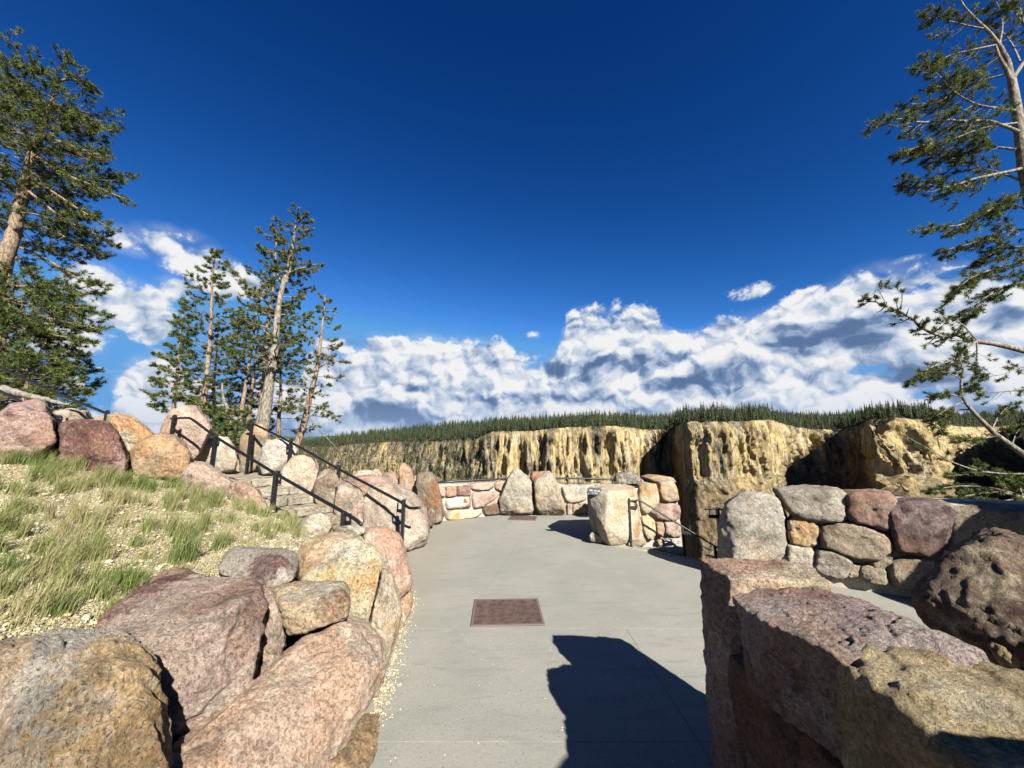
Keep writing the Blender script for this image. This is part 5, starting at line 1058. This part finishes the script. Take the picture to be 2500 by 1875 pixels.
def build_grass():
    rg = np.random.default_rng(17)
    m, T, b = mat('grass_blades', .7, .3); a = T.n('ShaderNodeAttribute', attribute_name='tint').outputs['Fac']
    cr = T.n('ShaderNodeValToRGB', {0: a}); e = cr.color_ramp.elements; e[0].color = (.040, .070, .017, 1); e[1].color = (.27, .22, .13, 1)
    for p_, c_ in ((.22, (.075, .115, .026)), (.45, (.135, .170, .046)), (.65, (.21, .21, .082)), (.82, (.25, .22, .115))): q = e.new(p_); q.color = (*c_, 1)
    T.L.new(cr.outputs[0], b.inputs['Base Color']); tr = T.n('ShaderNodeBsdfTranslucent', {'Color': cr.outputs[0]}); mx = T.n('ShaderNodeMixShader', {0: .35})
    T.L.new(b.outputs[0], mx.inputs[1]); T.L.new(tr.outputs[0], mx.inputs[2]); T.L.new(mx.outputs[0], T.N['Material Output'].inputs[0])
    # clump positions read off the picture: x, y, width px, blade length m, dryness 0..1
    CL = [(470,1370,90,.36,.05),(440,1330,100,.36,.25),(390,1300,80,.30,.2),(520,1340,60,.28,.2),(500,1290,90,.30,.35),(460,1250,110,.30,.35),(560,1240,90,.26,.3),(620,1250,80,.24,.35),(640,1265,50,.24,.2),(560,1280,70,.22,.4),
          (290,1440,110,.22,.05),(250,1460,90,.18,.2),(300,1425,80,.20,.1),(180,1430,120,.30,.35),(150,1380,130,.32,.35),(120,1420,110,.28,.5),(230,1370,110,.28,.3),(260,1340,80,.26,.15),(200,1310,130,.30,.5),(270,1280,130,.30,.55),(210,1260,120,.30,.6),
          (160,1340,90,.28,.6),(10,1400,70,.24,0),(5,1360,80,.24,.2),(30,1300,90,.30,.3),(60,1250,80,.25,.35),(20,1210,90,.28,.3),(50,1180,120,.30,.25),(110,1160,90,.34,.15),(80,1130,110,.34,.1),(150,1200,110,.26,.4),(200,1190,90,.30,.4),(190,1150,80,.34,.3),
          (260,1175,90,.34,.3),(240,1150,60,.34,.35),(300,1190,90,.34,.35),(290,1160,60,.38,.4),(330,1190,60,.30,.1),(350,1200,90,.28,.05),(400,1195,90,.26,.15),(430,1215,90,.26,.3),(480,1225,80,.28,.3),(520,1230,90,.30,.25),(570,1215,70,.24,.3),(610,1230,60,.24,.3),
          (640,1290,80,.18,.35),(690,1300,90,.20,.3),(720,1290,80,.22,.35),(650,1310,70,.16,.2),(690,1265,50,.22,.3),(680,1235,40,.20,.3),(380,1240,110,.24,.5),(330,1230,110,.24,.55),(300,1230,90,.24,.4),(100,1480,100,.22,.45),(60,1510,90,.20,.5),(160,1480,60,.18,.4),
          (140,1500,70,.20,.1),(40,1440,90,.20,.5),(90,1350,60,.20,.4),(350,1370,60,.16,.6),(420,1400,60,.14,.5),(560,1325,60,.14,.5),(370,1290,60,.18,.6),(0,1460,60,.2,.3),(30,1260,50,.2,.15),(-20,1200,80,.3,.3),(330,1420,50,.16,.3),(810,1325,40,.12,.4),
          (0,1130,90,.30,.2),(30,1090,60,.30,.3),(660,1230,30,.20,.2),
          (-80,1300,110,.28,.3),(-150,1240,120,.28,.4),(-120,1400,110,.24,.35),(-260,1350,130,.28,.3),(-60,1500,80,.2,.4),(-210,1490,120,.24,.5),(-320,1250,130,.28,.3),(-380,1440,130,.26,.4),(-90,1180,100,.3,.3),(-230,1180,120,.3,.2),(-450,1340,140,.28,.3),(-500,1220,140,.3,.4)]
    B, LN, WD, TN, DR = [], [], [], [], []
    for (x, y, w, ln, dry) in CL:
        r = ray(x, y); best = None
        for t in np.linspace(1.5, 9, 300):                 # march to the bank
            p = C0 + r * t
            if p[2] < ground_z(np.array([p[0]]), np.array([p[1]]))[0]: best = p; break
        if best is None: continue
        R = w / 2 / F * t; nb = int((110 + 330 * min(1, R / .25)) * (.7 if dry > .45 else 1.0))
        sub = rg.integers(3, 7); cs = rg.normal(0, R * .42, (sub, 2)); k = rg.integers(0, sub, nb)
        bx = best[0] + cs[k, 0] + rg.normal(0, .022, nb); by = best[1] + cs[k, 1] + rg.normal(0, .022, nb)
        B.append(np.stack([bx, by], -1)); LN.append(ln * .85 * rg.uniform(.45, 1.15, nb) * rg.uniform(.75, 1.1, sub)[k]); TN.append(np.clip(dry * 1.0 + rg.normal(.24, .20, nb), 0, 1)); DR.append(cs[k])
    # thin scattered blades over the whole bank
    nb = 9000; t = 1.8 + 4 * rg.uniform(0, 1, nb); u = rg.uniform(-1.36, -.55, nb); bx = u * t; by = t * 1.09; B.append(np.stack([bx, by], -1)); LN.append(rg.uniform(.05, .16, nb)); TN.append(rg.uniform(.3, 1, nb)); DR.append(rg.normal(0, .05, (nb, 2)))
    B = np.vstack(B); LN = np.concatenate(LN); TN = np.concatenate(TN); DR = np.vstack(DR); X, Y = B.T; Z = ground_z(X, Y)
    s = (X - SF0[0]) * SD[0] + (Y - SF0[1]) * SD[1]; n = (X - SF0[0]) * SN[0] + (Y - SF0[1]) * SN[1]; ok = (Z > .1) & ~((n > -.12) & (s > -.3)); X, Y, Z, LN, TN, DR = X[ok], Y[ok], Z[ok], LN[ok], TN[ok], DR[ok]; k = len(X)
    ang = rg.normal(.35, .9, k)                             # wind leans them to the right
    lean = rg.uniform(.25, .85, k); D = np.stack([np.cos(ang), np.sin(ang)], -1) * .8 + DR * 2.5
    D = D * lean[:, None] * LN[:, None] * .8; w = rg.uniform(.0011, .0022, k); side = rg.uniform(0, 6.28, k); S = np.stack([np.cos(side), np.sin(side)], -1) * w[:, None]
    z1, z2 = LN * .55, LN * .92 - lean * LN * .2
    V = np.zeros((k, 5, 3)); b0 = np.stack([X, Y, Z - .01], -1)
    V[:, 0] = b0; V[:, 0, :2] -= S; V[:, 1] = b0; V[:, 1, :2] += S
    mid = b0 + np.concatenate([D * .33, z1[:, None]], 1); V[:, 2] = mid; V[:, 2, :2] -= S * .8; V[:, 3] = mid; V[:, 3, :2] += S * .8
    V[:, 4] = b0 + np.concatenate([D, z2[:, None]], 1)
    Fc = (np.array([(0,1,3),(0,3,2),(2,3,4)])[None] + (np.arange(k) * 5)[:, None, None]).reshape(-1, 3)
    tn = np.repeat(TN, 5).reshape(k, 5); tn[:, 4] += .12; tn[:, :2] += .10
    meshobj('grass', V.reshape(-1, 3), Fc, m, None, origin=(0, 0, 0), kind='stuff', label='wispy green and straw coloured grass clumps on the gravel bank', cat='grass', attrs={'tint': np.clip(tn, 0, 1).ravel()})
build_grass()
# ================================================================== PINES
M_NEED = needle_mat('pine_needles', (.022, .036, .010), (.098, .124, .028), (.24, .23, .06))
M_NEEDS = needle_mat('yellower_pine_needles', (0.0360, 0.0496, 0.0144), (0.1120, 0.1240, 0.0360), (0.2160, 0.1920, 0.0680))  # slightly yellower base tones for some of the pines
class Tree:
    def __init__(s, seed): s.rg = np.random.default_rng(seed); s.tuft = []; s.V = []; s.F = []; s.n = 0; s.limbs = []
    def wood(s, pts, rad, n=5):
        V, Fc = tube(pts, rad, n); s.V.append(V); s.F.append(Fc + s.n); s.n += len(V)
    def tufts(s, P0, d, L): s.tuft.append((P0, d, L))
    def limb(s, path, r0, twigs=8, tl=.5, size=.10, start=.25, own=True, droop=.15, bare=0.0, up=.25, down=.45):
        """a bough along path with side twigs that end in needle tufts"""
        rg = s.rg; path = smooth_path(path, 4); path = path + np.cumsum(rg.normal(0, r0 * .35, path.shape), axis=0) * np.linspace(0, 1, len(path))[:, None]
        L = np.linalg.norm(np.diff(path, axis=0), axis=1).sum(); m = len(path)
        keep = (s.V, s.F, s.n)
        if own: s.V, s.F, s.n = [], [], 0
        s.wood(path, np.linspace(r0, r0 * .22, m), 6)
        T_ = np.gradient(path, axis=0); T_ /= np.linalg.norm(T_, axis=1)[:, None] + 1e-9
        for k in range(twigs):
            f = start + (1 - start) * (k + rg.uniform(0, 1)) / twigs; i = min(m - 1, int(f * (m - 1))); p0 = path[i]; d = T_[i]
            sd = np.cross(d, UP); sd /= np.linalg.norm(sd) + 1e-9; sg = 1 if rg.uniform() < .5 else -1
            a = rg.uniform(.35, 1.1); dirn = d * math.cos(a) + sd * sg * math.sin(a) + UP * rg.uniform(-down, up); dirn /= np.linalg.norm(dirn)
            l = tl * (1.15 - .75 * f) * rg.uniform(.5, 1.2)
            bend = dirn * l * .5 + UP * (-droop * l * rg.uniform(.3, 1)); e = p0 + dirn * l + UP * (rg.uniform(-.05, .22) * l)
            tw = [p0, p0 + bend, e]; s.wood(tw, [r0 * .30, r0 * .2, r0 * .10], 3)
            if rg.uniform() < bare: continue
            td = e - (p0 + bend); td /= np.linalg.norm(td) + 1e-9; s.tufts(e, td + UP * .25, size)
            for _ in range(rg.integers(2, 5)):
                g = rg.uniform(.35, 1); q = p0 + (e - p0) * g; dd = dirn + rg.normal(0, .55, 3); dd /= np.linalg.norm(dd); ls = l * rg.uniform(.12, .38)
                s.wood([q, q + dd * ls], [r0 * .12, r0 * .06], 3); s.tufts(q + dd * ls, dd + UP * .3, size * rg.uniform(.7, 1.05))
        s.tufts(path[-1], T_[-1], size * 1.1)
        if own:
            s.limbs.append((np.vstack(s.V), np.vstack(s.F))); s.V, s.F, s.n = keep
    def build(s, root, bark, needles, K_=20, wid=.012, trunk=None):
        if trunk is not None:
            V, Fc = trunk; meshobj('trunk', V, Fc, bark, root)
        for V, Fc in s.limbs: meshobj('branch', V, Fc, bark, root)
        if s.V: meshobj('twigs', np.vstack(s.V), np.vstack(s.F), bark, root, kind='stuff')
        Pq = np.array([t[0] for t in s.tuft]); D = np.array([t[1] for t in s.tuft]); D /= np.linalg.norm(D, axis=1)[:, None] + 1e-9; L = np.array([t[2] for t in s.tuft]); k = len(L); rg = s.rg
        R = rg.normal(0, 1, (k, K_, 3)); R /= np.linalg.norm(R, axis=2)[..., None]; dd = D[:, None] * .75 + R; dd /= np.linalg.norm(dd, axis=2)[..., None]
        base = Pq[:, None] + D[:, None] * (rg.uniform(-.75, .25, (k, K_, 1)) * L[:, None, None]); ln = L[:, None, None] * rg.uniform(.6, 1.1, (k, K_, 1))
        sd = np.cross(dd, rg.normal(0, 1, (k, K_, 3))); sd /= np.linalg.norm(sd, axis=2)[..., None] + 1e-9; w = wid * rg.uniform(.7, 1.3, (k, K_, 1))
        V = np.stack([base - sd * w * .8, base + sd * w * .8, base + dd * ln], 2).reshape(-1, 3)
        Fc = np.arange(k * K_ * 3).reshape(-1, 3)
        tt = np.clip(rg.normal(.42, .20, k), 0, 1)[:, None] + rg.normal(0, .10, (k, K_)); tt = np.repeat(np.clip(tt, 0, 1).ravel(), 3)
        meshobj('crown', V, Fc, needles, root, attrs={'tint': tt}, kind='stuff')
def trunk_path(pix, y, n=22):
    """pixel polyline of a trunk standing on the vertical plane at depth y"""
    A = np.array([PY(a, b, y) for a, b in pix]); d = np.r_[0, np.cumsum(np.linalg.norm(np.diff(A, axis=0), axis=1))]; q = np.linspace(0, d[-1], n)
    return np.stack([np.interp(q, d, A[:, i]) for i in range(3)], -1)
def pine(name_label, pix, y, r, seed, f0=.2, n=34, Lmax=1.3, twigs=7, size=.10, bark=M_BARK, needles=M_NEED, shape=lambda f: 1, elev=.15, wid=.0085, K_=34, bare=.1, extra=(), base_drop=1.5, group=None, thin=1.0, tl=.55):
    tp = trunk_path(pix, y); b0 = tp[0].copy(); tp = np.vstack([b0 - np.array([tp[1][0] - tp[0][0], 0, 0]) * .5 - [0, 0, base_drop], tp])
    T_ = Tree(seed); rg = T_.rg; m = len(tp)
    rad = r * (1 - .88 * np.linspace(0, 1, m) ** 1.1); rad[0] *= 1.15
    tp2 = tp + np.stack([fbm(np.stack([np.linspace(0, 3, m) + seed, np.zeros(m), np.zeros(m)], -1), 2, 3), fbm(np.stack([np.linspace(0, 3, m) + seed, np.ones(m) * 3, np.zeros(m)], -1), 2, 4), np.zeros(m)], -1) * r * .5
    tr = tube(tp2, rad, 10); root = empty('pine_tree', tuple(tp2[0]), name_label, 'tree', group)
    for k in range(n):
        f = f0 + (1 - f0) * (k + rg.uniform(0, .8)) / n; i = min(m - 2, int(f * (m - 1))); p0 = tp2[i] + (tp2[i + 1] - tp2[i]) * (f * (m - 1) - i)
        a = k * 2.4 + rg.normal(0, .35); L = Lmax * shape((f - f0) / (1 - f0)) * rg.uniform(.65, 1.25) * thin
        d = np.array([math.cos(a), math.sin(a), 0]); e = elev + .5 * f - .15
        path = [p0, p0 + d * L * .35 + UP * L * e * .15, p0 + d * L * .7 + UP * L * (e * .35 - .05), p0 + d * L + UP * L * (e * .8)]
        T_.limb(path, max(.010, r * .16 * (1.2 - f)), max(2, int(twigs * (.4 + L / Lmax * .7))), tl * min(1, L), size, .25 if f < .8 else .1, own=False, bare=bare)
    for k in range(int(n * .35)):                            # bare broken snags low on the stem
        f = rg.uniform(.02, max(.05, f0 + .1)); i = int(f * (m - 1)); p0 = tp2[i]; a = rg.uniform(0, 6.28); L = rg.uniform(.15, .55); d = np.array([math.cos(a), math.sin(a), rg.uniform(-.3, .25)])
        T_.wood([p0, p0 + d * L * .6, p0 + d * L + [0, 0, -.04]], [.012, .008, .004], 3)
    T_.tufts(tp2[-1], UP, size)
    for path, r0, tw, t_l, own in extra: T_.limb([PY(x, yy, y + dy) for x, yy, dy in path], r0, tw, t_l, size, own=own, bare=bare)
    T_.build(root, bark, needles, K_, wid, tr); return root
cone = lambda f: (1 - f) ** .7 * .95 + .10
full = lambda f: .55 + .45 * math.sin(min(1, f * 1.15) * math.pi) if f < .9 else .4
low = lambda f: (1 - f * .75)
TG = 'pines standing behind the stone steps'
pine('leftmost slim pine of the clump behind the steps', [(418,1060),(430,940),(449,728)], 14.0, .085, 31, .15, 44, .95, 7, .105, shape=lambda f: .10 + .95 * (1 - f) ** .8 , needles=M_NEED, extra=[([(432,880,0),(400,868,-.2),(376,858,-.4)], .02, 8, .35, True), ([(424,1010,0),(395,990,-.3),(370,975,-.5)], .02, 7, .4, True)])
pine('tall dense dark pine with a pointed top, second from the left behind the steps', [(490,1065),(500,960),(512,820),(527,612)], 13.4, .12, 32, .18, 64, 1.5, 10, .105, shape=lambda f: .10 + 1.0 * (1 - f) ** .75)
pine('shorter pine with a grey stem right of the tall dense dark one', [(521,1075),(524,940),(532,793)], 14.6, .09, 33, .12, 34, 1.15, 8, .105, shape=lambda f: .12 + .95 * (1 - f) ** .7, bark=M_BARKS)
pine('thin pine with a long bare stem left of the tallest silver pine', [(583,1070),(605,900),(622,800),(637,690)], 12.6, .075, 34, .42, 20, 1.2, 8, .10, shape=lambda f: .55 + .5 * (1 - f), needles=M_NEEDS, extra=[([(628,730,0),(600,690,-.1),(585,668,-.1),(570,660,0)], .03, 12, .5, True)])
pine('pine with a bushy dark green tip, just left of the tallest silver pine', [(626,1070),(642,960),(655,800),(672,640),(677,575)], 12.9, .11, 35, .38, 34, 1.15, 9, .10, shape=lambda f: .5 + .5 * (1 - f), extra=[([(672,625,0),(650,610,.1),(634,615,.2)], .03, 14, .4, True), ([(674,600,0),(675,575,0),(674,560,0)], .03, 14, .35, False)])
pine('slender bare stemmed pine between the long bare one and the bushy tipped one', [(603,1070),(613,960),(628,840),(634,760)], 13.2, .065, 36, .55, 12, .8, 6, .10, needles=M_NEEDS)
pine('tallest silver barked pine leaning right behind the steps', [(636,1060),(642,1030),(664,900),(690,700),(712,600),(726,530)], 11.9, .175, 37, .30, 46, 1.25, 10, .095, bark=M_BARKS, needles=M_NEEDS, shape=lambda f: .42 + .55 * (1 - f) ** 1.2, bare=.12, tl=.5,
     extra=[([(703,670,0),(722,660,-.2),(760,648,-.3),(808,643,-.4)], .045, 16, .45, True), ([(700,690,0),(712,640,-.1),(735,600,-.2)], .04, 8, .3, True), ([(718,560,0),(735,535,0),(750,520,0)], .025, 8, .25, True), ([(690,700,0),(684,680,0),(682,672,0)], .045, 1, .1, True), ([(660,820,0),(625,790,.3),(580,760,.5)], .025, 9, .5, True), ([(668,990,0),(710,985,-.3),(760,1000,-.6)], .03, 6, .5, True)])
pine('thin dark stemmed pine right of the silver pine', [(680,1080),(684,960),(688,835)], 13.6, .08, 38, .15, 26, 1.0, 7, .10, bark=M_BARK, shape=lambda f: .6 + .3 * (1 - f), needles=M_NEEDS, bare=.2)
pine('rightmost pine of the clump, leaning right on a bare pale stem', [(722,1090),(745,1020),(775,900),(786,800),(794,720)], 12.2, .11, 39, .22, 34, .95, 8, .085, needles=M_NEEDS, shape=lambda f: .14 + 1.0 * (1 - f) ** .8, bare=.22,
     extra=[([(775,900,0),(810,880,-.1),(850,885,-.3)], .022, 9, .35, True), ([(752,990,0),(790,1000,-.3),(830,1030,-.5)], .02, 9, .4, True), ([(780,860,0),(740,820,.1),(735,790,.2)], .02, 9, .4, True), ([(748,1010,0),(790,1060,-.4),(845,1120,-.6)], .018, 3, .3, True)])
pine('low bushy young pine in front of the pine clump behind the steps', [(560,1075),(562,1040),(565,1005)], 11.5, .05, 40, .0, 26, .75, 8, .10, shape=lambda f: 1.1 - .6 * f, tl=.5)
pine('low dense pine behind the cream boulder at the head of the steps', [(500,1075),(502,1040),(505,985)], 12.8, .06, 41, .0, 30, .95, 8, .10, shape=lambda f: 1.1 - .7 * f, tl=.5)
pine('small dark pine low in the middle of the clump behind the steps', [(610,1075),(611,1000),(613,900)], 14.8, .06, 45, .0, 30, 1.0, 8, .10, shape=lambda f: 1.0 - .7 * f, tl=.5)
# bent dead stem
def snag():
    q = [PY(x, y, 12.0) for x, y in ((590,1070),(582,1030),(560,1005),(545,975),(542,935))]; q2 = [PY(x, y, 12.0) for x, y in ((562,1008),(575,995),(590,985))]
    r = empty('dead_tree', tuple(q[0]), 'bent bare dead stem leaning in the pine clump behind the steps', 'dead tree'); 
    V, Fc = tube(smooth_path(q), np.linspace(.07, .03, 25), 8); meshobj('trunk', V, Fc, M_DEAD, r); V, Fc = tube(q2, [.03, .02, .012], 6); meshobj('branch', V, Fc, M_DEAD, r)
snag()
# left edge pines
pine('tall old pine with a thick leaning trunk at the left edge', [(-75,900),(-30,740),(11,620),(60,450),(98,330),(118,270),(136,225)], 11.6, .29, 51, .66, 58, 2.0, 16, .13, elev=.05, shape=lambda f: .65 + .5 * math.sin(min(1, f * 1.5) * 3.14) if f < .85 else .75, K_=36, wid=.0095, tl=.9, base_drop=2,
     extra=[([(100,330,0),(150,350,-.3),(210,370,-.6),(290,395,-.9)], .06, 30, .9, True), ([(85,380,0),(140,420,-.3),(200,440,-.5),(296,480,-.9)], .06, 30, .9, True), ([(70,430,0),(130,470,0),(190,510,-.2),(255,545,-.5)], .05, 26, .9, True), ([(60,460,0),(110,500,.2),(170,550,.1),(245,585,0)], .05, 24, .9, True),
            ([(85,340,0),(40,320,-.3),(-20,300,-.5)], .07, 20, .9, True), ([(110,290,0),(60,230,0),(10,190,0)], .06, 24, .8, True), ([(120,260,0),(180,290,0),(230,300,-.2)], .06, 24, .8, True), ([(140,200,0),(100,170,0),(60,165,0)], .05, 18, .6, True), ([(140,200,0),(180,190,0),(225,210,0)], .05, 20, .6, True), ([(148,165,0),(165,150,0),(185,160,0)], .05, 16, .5, True),
            ([(45,520,0),(90,520,-.4),(140,540,-.6)], .03, 4, .5, True)])
pine('second pine with a thinner stem just right of the thick trunk at the left edge', [(-10,800),(15,690),(33,620),(60,520),(85,440)], 12.4, .15, 52, .55, 36, 2.1, 16, .13, elev=.0, shape=lambda f: .9, K_=36, wid=.0095, tl=.9, base_drop=2,
     extra=[([(60,540,0),(120,560,0),(200,600,0),(235,620,0)], .05, 28, .9, True), ([(40,600,0),(110,630,0),(190,680,0),(238,690,0)], .05, 28, .9, True), ([(30,620,0),(90,680,0),(150,720,0),(220,760,0)], .05, 28, .9, True)])
pine('dense dark pine filling the lower left edge below the two tall trunks', [(-20,1000),(-5,900),(15,790),(38,680)], 10.6, .14, 53, .0, 80, 2.1, 16, .13, elev=-.05, shape=lambda f: .55 + .6 * f if f < .7 else 1.3 * (1.25 - f), K_=36, wid=.0095, tl=.9, base_drop=1,
     extra=[([(10,760,0),(80,770,0),(160,790,0),(250,810,-.2)], .05, 30, .9, True), ([(5,780,0),(80,810,0),(150,820,-.2),(215,840,-.3)], .05, 26, .8, True), ([(15,700,0),(90,700,0),(170,710,0),(235,700,0)], .05, 28, .9, True), ([(10,730,0),(70,740,0),(130,750,0),(200,750,-.1)], .05, 26, .9, True)])
pine('small bushy pine on the crest of the bank beside the far left handrail', [(60,975),(65,930),(70,860)], 9.6, .05, 54, .0, 40, 1.0, 9, .10, shape=lambda f: 1.1 - .6 * f, tl=.6)
# ---- right edge pine: boughs read off the picture
def right_pine():
    y = 6.9; T_ = Tree(61); tp = trunk_path([(2640,1150),(2590,800),(2535,560),(2500,400),(2488,300),(2470,195)], y, 30)
    V, Fc = tube(tp, np.linspace(.19, .065, 30), 12); root = empty('pine_tree', tuple(tp[0]), 'big pine at the right edge with long boughs sweeping left across the sky', 'tree')
    V2, F2 = tube(smooth_path([PY(a, b, y) for a, b in ((2470,195),(2462,150),(2440,110),(2417,80),(2385,50),(2354,17),(2335,-20))]), np.linspace(.050, .012, 37), 8)
    V3, F3 = tube(smooth_path([PY(a, b, y) for a, b in ((2472,192),(2490,165),(2505,145),(2520,100),(2500,60),(2490,20))]), np.linspace(.042, .012, 31), 8)
    V4, F4 = tube(smooth_path([PY(a, b, y) for a, b in ((2468,195),(2455,165),(2440,140),(2430,110))]), np.linspace(.045, .02, 19), 8)
    for v, f in ((V2, F2), (V3, F3), (V4, F4)): T_.limbs.append((v, f))
    S, TL = .088, .50
    Ls = [([(2480,270,0),(2440,266,-.2),(2400,262,-.3),(2360,250,-.4),(2325,225,-.5),(2290,190,-.6),(2265,165,-.6)], .028, 26),
          ([(2495,325,0),(2450,305,-.2),(2420,292,-.3),(2370,296,-.5),(2310,292,-.6),(2250,302,-.8),(2195,288,-.9),(2125,300,-1.0)], .035, 46),
          ([(2503,410,0),(2440,425,0),(2370,440,.1),(2320,462,.1),(2280,466,.1),(2235,455,.1),(2175,452,.1)], .035, 44),
          ([(2505,445,0),(2450,425,.2),(2400,415,.3),(2350,395,.4),(2270,380,.4),(2230,380,.4)], .025, 34),
          ([(2480,365,0),(2420,358,.2),(2350,370,.3),(2290,370,.3),(2240,360,.3)], .025, 34),
          ([(2430,110,0),(2380,120,-.1),(2330,130,-.2),(2280,150,-.3),(2240,150,-.3)], .02, 30), ([(2400,70,0),(2350,60,0),(2300,45,0),(2270,35,0)], .02, 28), ([(2440,140,0),(2390,170,.2),(2340,190,.2),(2290,200,.2)], .02, 28),
          ([(2462,180,0),(2400,195,.2),(2340,215,.3),(2290,250,.3),(2190,250,.2)], .022, 36), ([(2485,300,0),(2400,310,-.3),(2320,340,-.4),(2250,350,-.5),(2190,370,-.5)], .022, 34),
          ([(2440,110,0),(2450,60,.2),(2440,20,.3),(2420,-10,.3)], .02, 20), ([(2490,150,0),(2470,100,.3),(2450,70,.4)], .02, 16), ([(2500,60,0),(2480,30,.2),(2450,15,.2)], .015, 16),
          ([(2530,520,0),(2480,500,0),(2430,505,0),(2380,540,0),(2330,560,0),(2240,570,0)], .026, 36), ([(2540,560,0),(2480,560,.2),(2420,575,.3),(2350,600,.3),(2300,610,.3)], .022, 30),
          ([(2560,640,0),(2500,640,-.1),(2440,650,-.2),(2400,665,-.3),(2340,690,-.3),(2310,720,-.3)], .028, 34), ([(2570,680,0),(2500,690,.1),(2450,700,.1),(2390,740,.1),(2370,770,.1)], .025, 32), ([(2560,600,0),(2500,600,.4),(2440,610,.4),(2380,640,.4)], .02, 28),
          ([(2545,520,0),(2500,470,0),(2460,480,0),(2420,500,0)], .02, 22),
          ([(2600,880,0),(2500,858,0),(2440,840,0),(2385,832,0),(2340,815,0),(2310,822,0),(2270,800,-.1),(2235,770,-.2),(2200,750,-.2),(2160,735,-.3),(2130,725,-.3)], .050, 44),
          ([(2385,832,0),(2350,790,.1),(2320,775,.1),(2290,780,.1)], .018, 10), ([(2385,832,0),(2350,860,-.1),(2320,880,-.2),(2280,890,-.3),(2240,910,-.3),(2205,935,-.3)], .020, 26), ([(2200,750,0),(2205,720,0),(2190,700,0)], .010, 6), ([(2160,735,-.3),(2140,700,-.3),(2135,725,-.3)], .008, 4),
          ([(2385,835,0),(2385,870,0),(2370,920,.1),(2360,950,.1)], .016, 16), ([(2360,880,0),(2300,900,0),(2265,925,0)], .012, 10), ([(2590,930,0),(2500,950,0),(2440,958,.1),(2400,955,.2),(2360,950,.2)], .016, 10), ([(2600,850,0),(2540,890,0),(2480,900,0),(2430,920,0),(2400,900,0)], .014, 9)]
    for i, (pth, r0, tw) in enumerate(Ls):
        T_.limb([PY(a, b, y + dy) for a, b, dy in pth], r0, int(tw * (1.45 if i < 19 else 1.2)), TL if i < 19 else .36, S if i < 19 else .075, .22 if i != 19 else .3, own=True, up=.22, down=1.0, droop=.15, bare=.10 if i < 19 else .2)
    T_.build(root, M_BARKS, M_NEED, 40, .0052, (V, Fc))
right_pine()
def leaning_young():
    y = 5.8; T_ = Tree(71); tp = trunk_path([(2620,1190),(2500,1110),(2430,1060),(2380,1010),(2350,975),(2345,940),(2352,900)], y, 22)
    V, Fc = tube(tp, np.linspace(.055, .012, 22), 8); root = empty('pine_tree', tuple(tp[0]), 'thin crooked young pine leaning left over the high right wall', 'tree')
    Ls = [([(2350,970,0),(2310,960,0),(2275,965,-.1)], .012, 16), ([(2375,1000,0),(2330,1000,.1),(2290,1010,.2),(2270,1030,.2)], .012, 18), ([(2350,930,0),(2330,915,0),(2300,905,0),(2260,905,0)], .010, 12), ([(2352,905,0),(2345,880,0),(2340,850,0)], .010, 16),
          ([(2420,1050,0),(2440,1010,.1),(2470,985,.1)], .010, 12), ([(2440,1065,0),(2390,1070,-.1),(2340,1075,-.2)], .012, 14), ([(2470,1090,0),(2480,1060,.1),(2500,1040,.1)], .010, 12), ([(2350,980,0),(2310,1000,0),(2280,1020,0),(2300,1060,0)], .010, 18),
          ([(2540,1155,0),(2460,1158,-.1),(2380,1150,-.2),(2310,1125,-.3),(2260,1095,-.3),(2200,1065,-.3)], .014, 6)]
    for p_, r0, tw in Ls: T_.limb([PY(a, b, y + dy) for a, b, dy in p_], r0, tw, .26, .065, .2, own=True, up=.2, bare=.1)
    T_.build(root, M_BARKS, M_NEEDS, 36, .0048, (V, Fc))
    T_ = Tree(72); y = 5.9; tp = trunk_path([(2640,1290),(2560,1240),(2500,1215),(2440,1200)], y, 14); V, Fc = tube(tp, np.linspace(.05, .015, 14), 8)
    root = empty('pine_tree', tuple(tp[0]), 'low straggly pine peering over the top of the high right wall', 'tree')
    for p_, r0, tw in [([(2480,1205,0),(2420,1190,0),(2350,1185,0),(2290,1195,0),(2255,1200,0)], .014, 22), ([(2440,1200,0),(2390,1205,-.1),(2340,1215,-.2),(2300,1225,-.2)], .012, 20), ([(2460,1200,0),(2430,1160,0),(2400,1150,.1),(2350,1160,.1),(2300,1160,.1)], .012, 18), ([(2500,1215,0),(2480,1170,0),(2440,1150,0)], .012, 14), ([(2520,1225,0),(2500,1195,0),(2470,1180,0)], .01, 12), ([(2500,1215,0),(2440,1225,-.1),(2400,1225,-.2)], .01, 12)]:
        T_.limb([PY(a, b, y + dy) for a, b, dy in p_], r0, tw, .26, .06, .1, own=True, up=.2, bare=.12)
    T_.build(root, M_BARKS, M_NEED, 36, .0048, (V, Fc))
leaning_young()
hullrock([(5.05,2.7,1.35),(5.3,2.7,1.9),(5.9,2.7,2.5),(7.0,2.6,2.7),(5.1,1.7,1.35),(5.8,1.6,2.5),(7.0,1.6,2.7),(5.0,2.8,-.1),(7.2,2.8,-.1),(5.0,1.5,-.1),(7.2,1.5,-.1)], 'cream', 'tall unseen boulder added beyond the right edge to shade the high wall', sub=5, seed=90)  # out of view, added and sloped to cast the shadow on the wall
# fallen log on the crest
def log():
    q = smooth_path([PY(a, b, 8.4) for a, b in ((5,948),(50,962),(100,972),(140,982),(170,988))]); V, Fc = tube(q, np.linspace(.085, .02, len(q)), 9); V = V + (fbm(V * 9, 3, 2) * .02)[:, None]
    meshobj('log', V, Fc, M_DEAD, None, label='weathered grey log lying on the crest of the bank at the left edge', cat='log')
log()
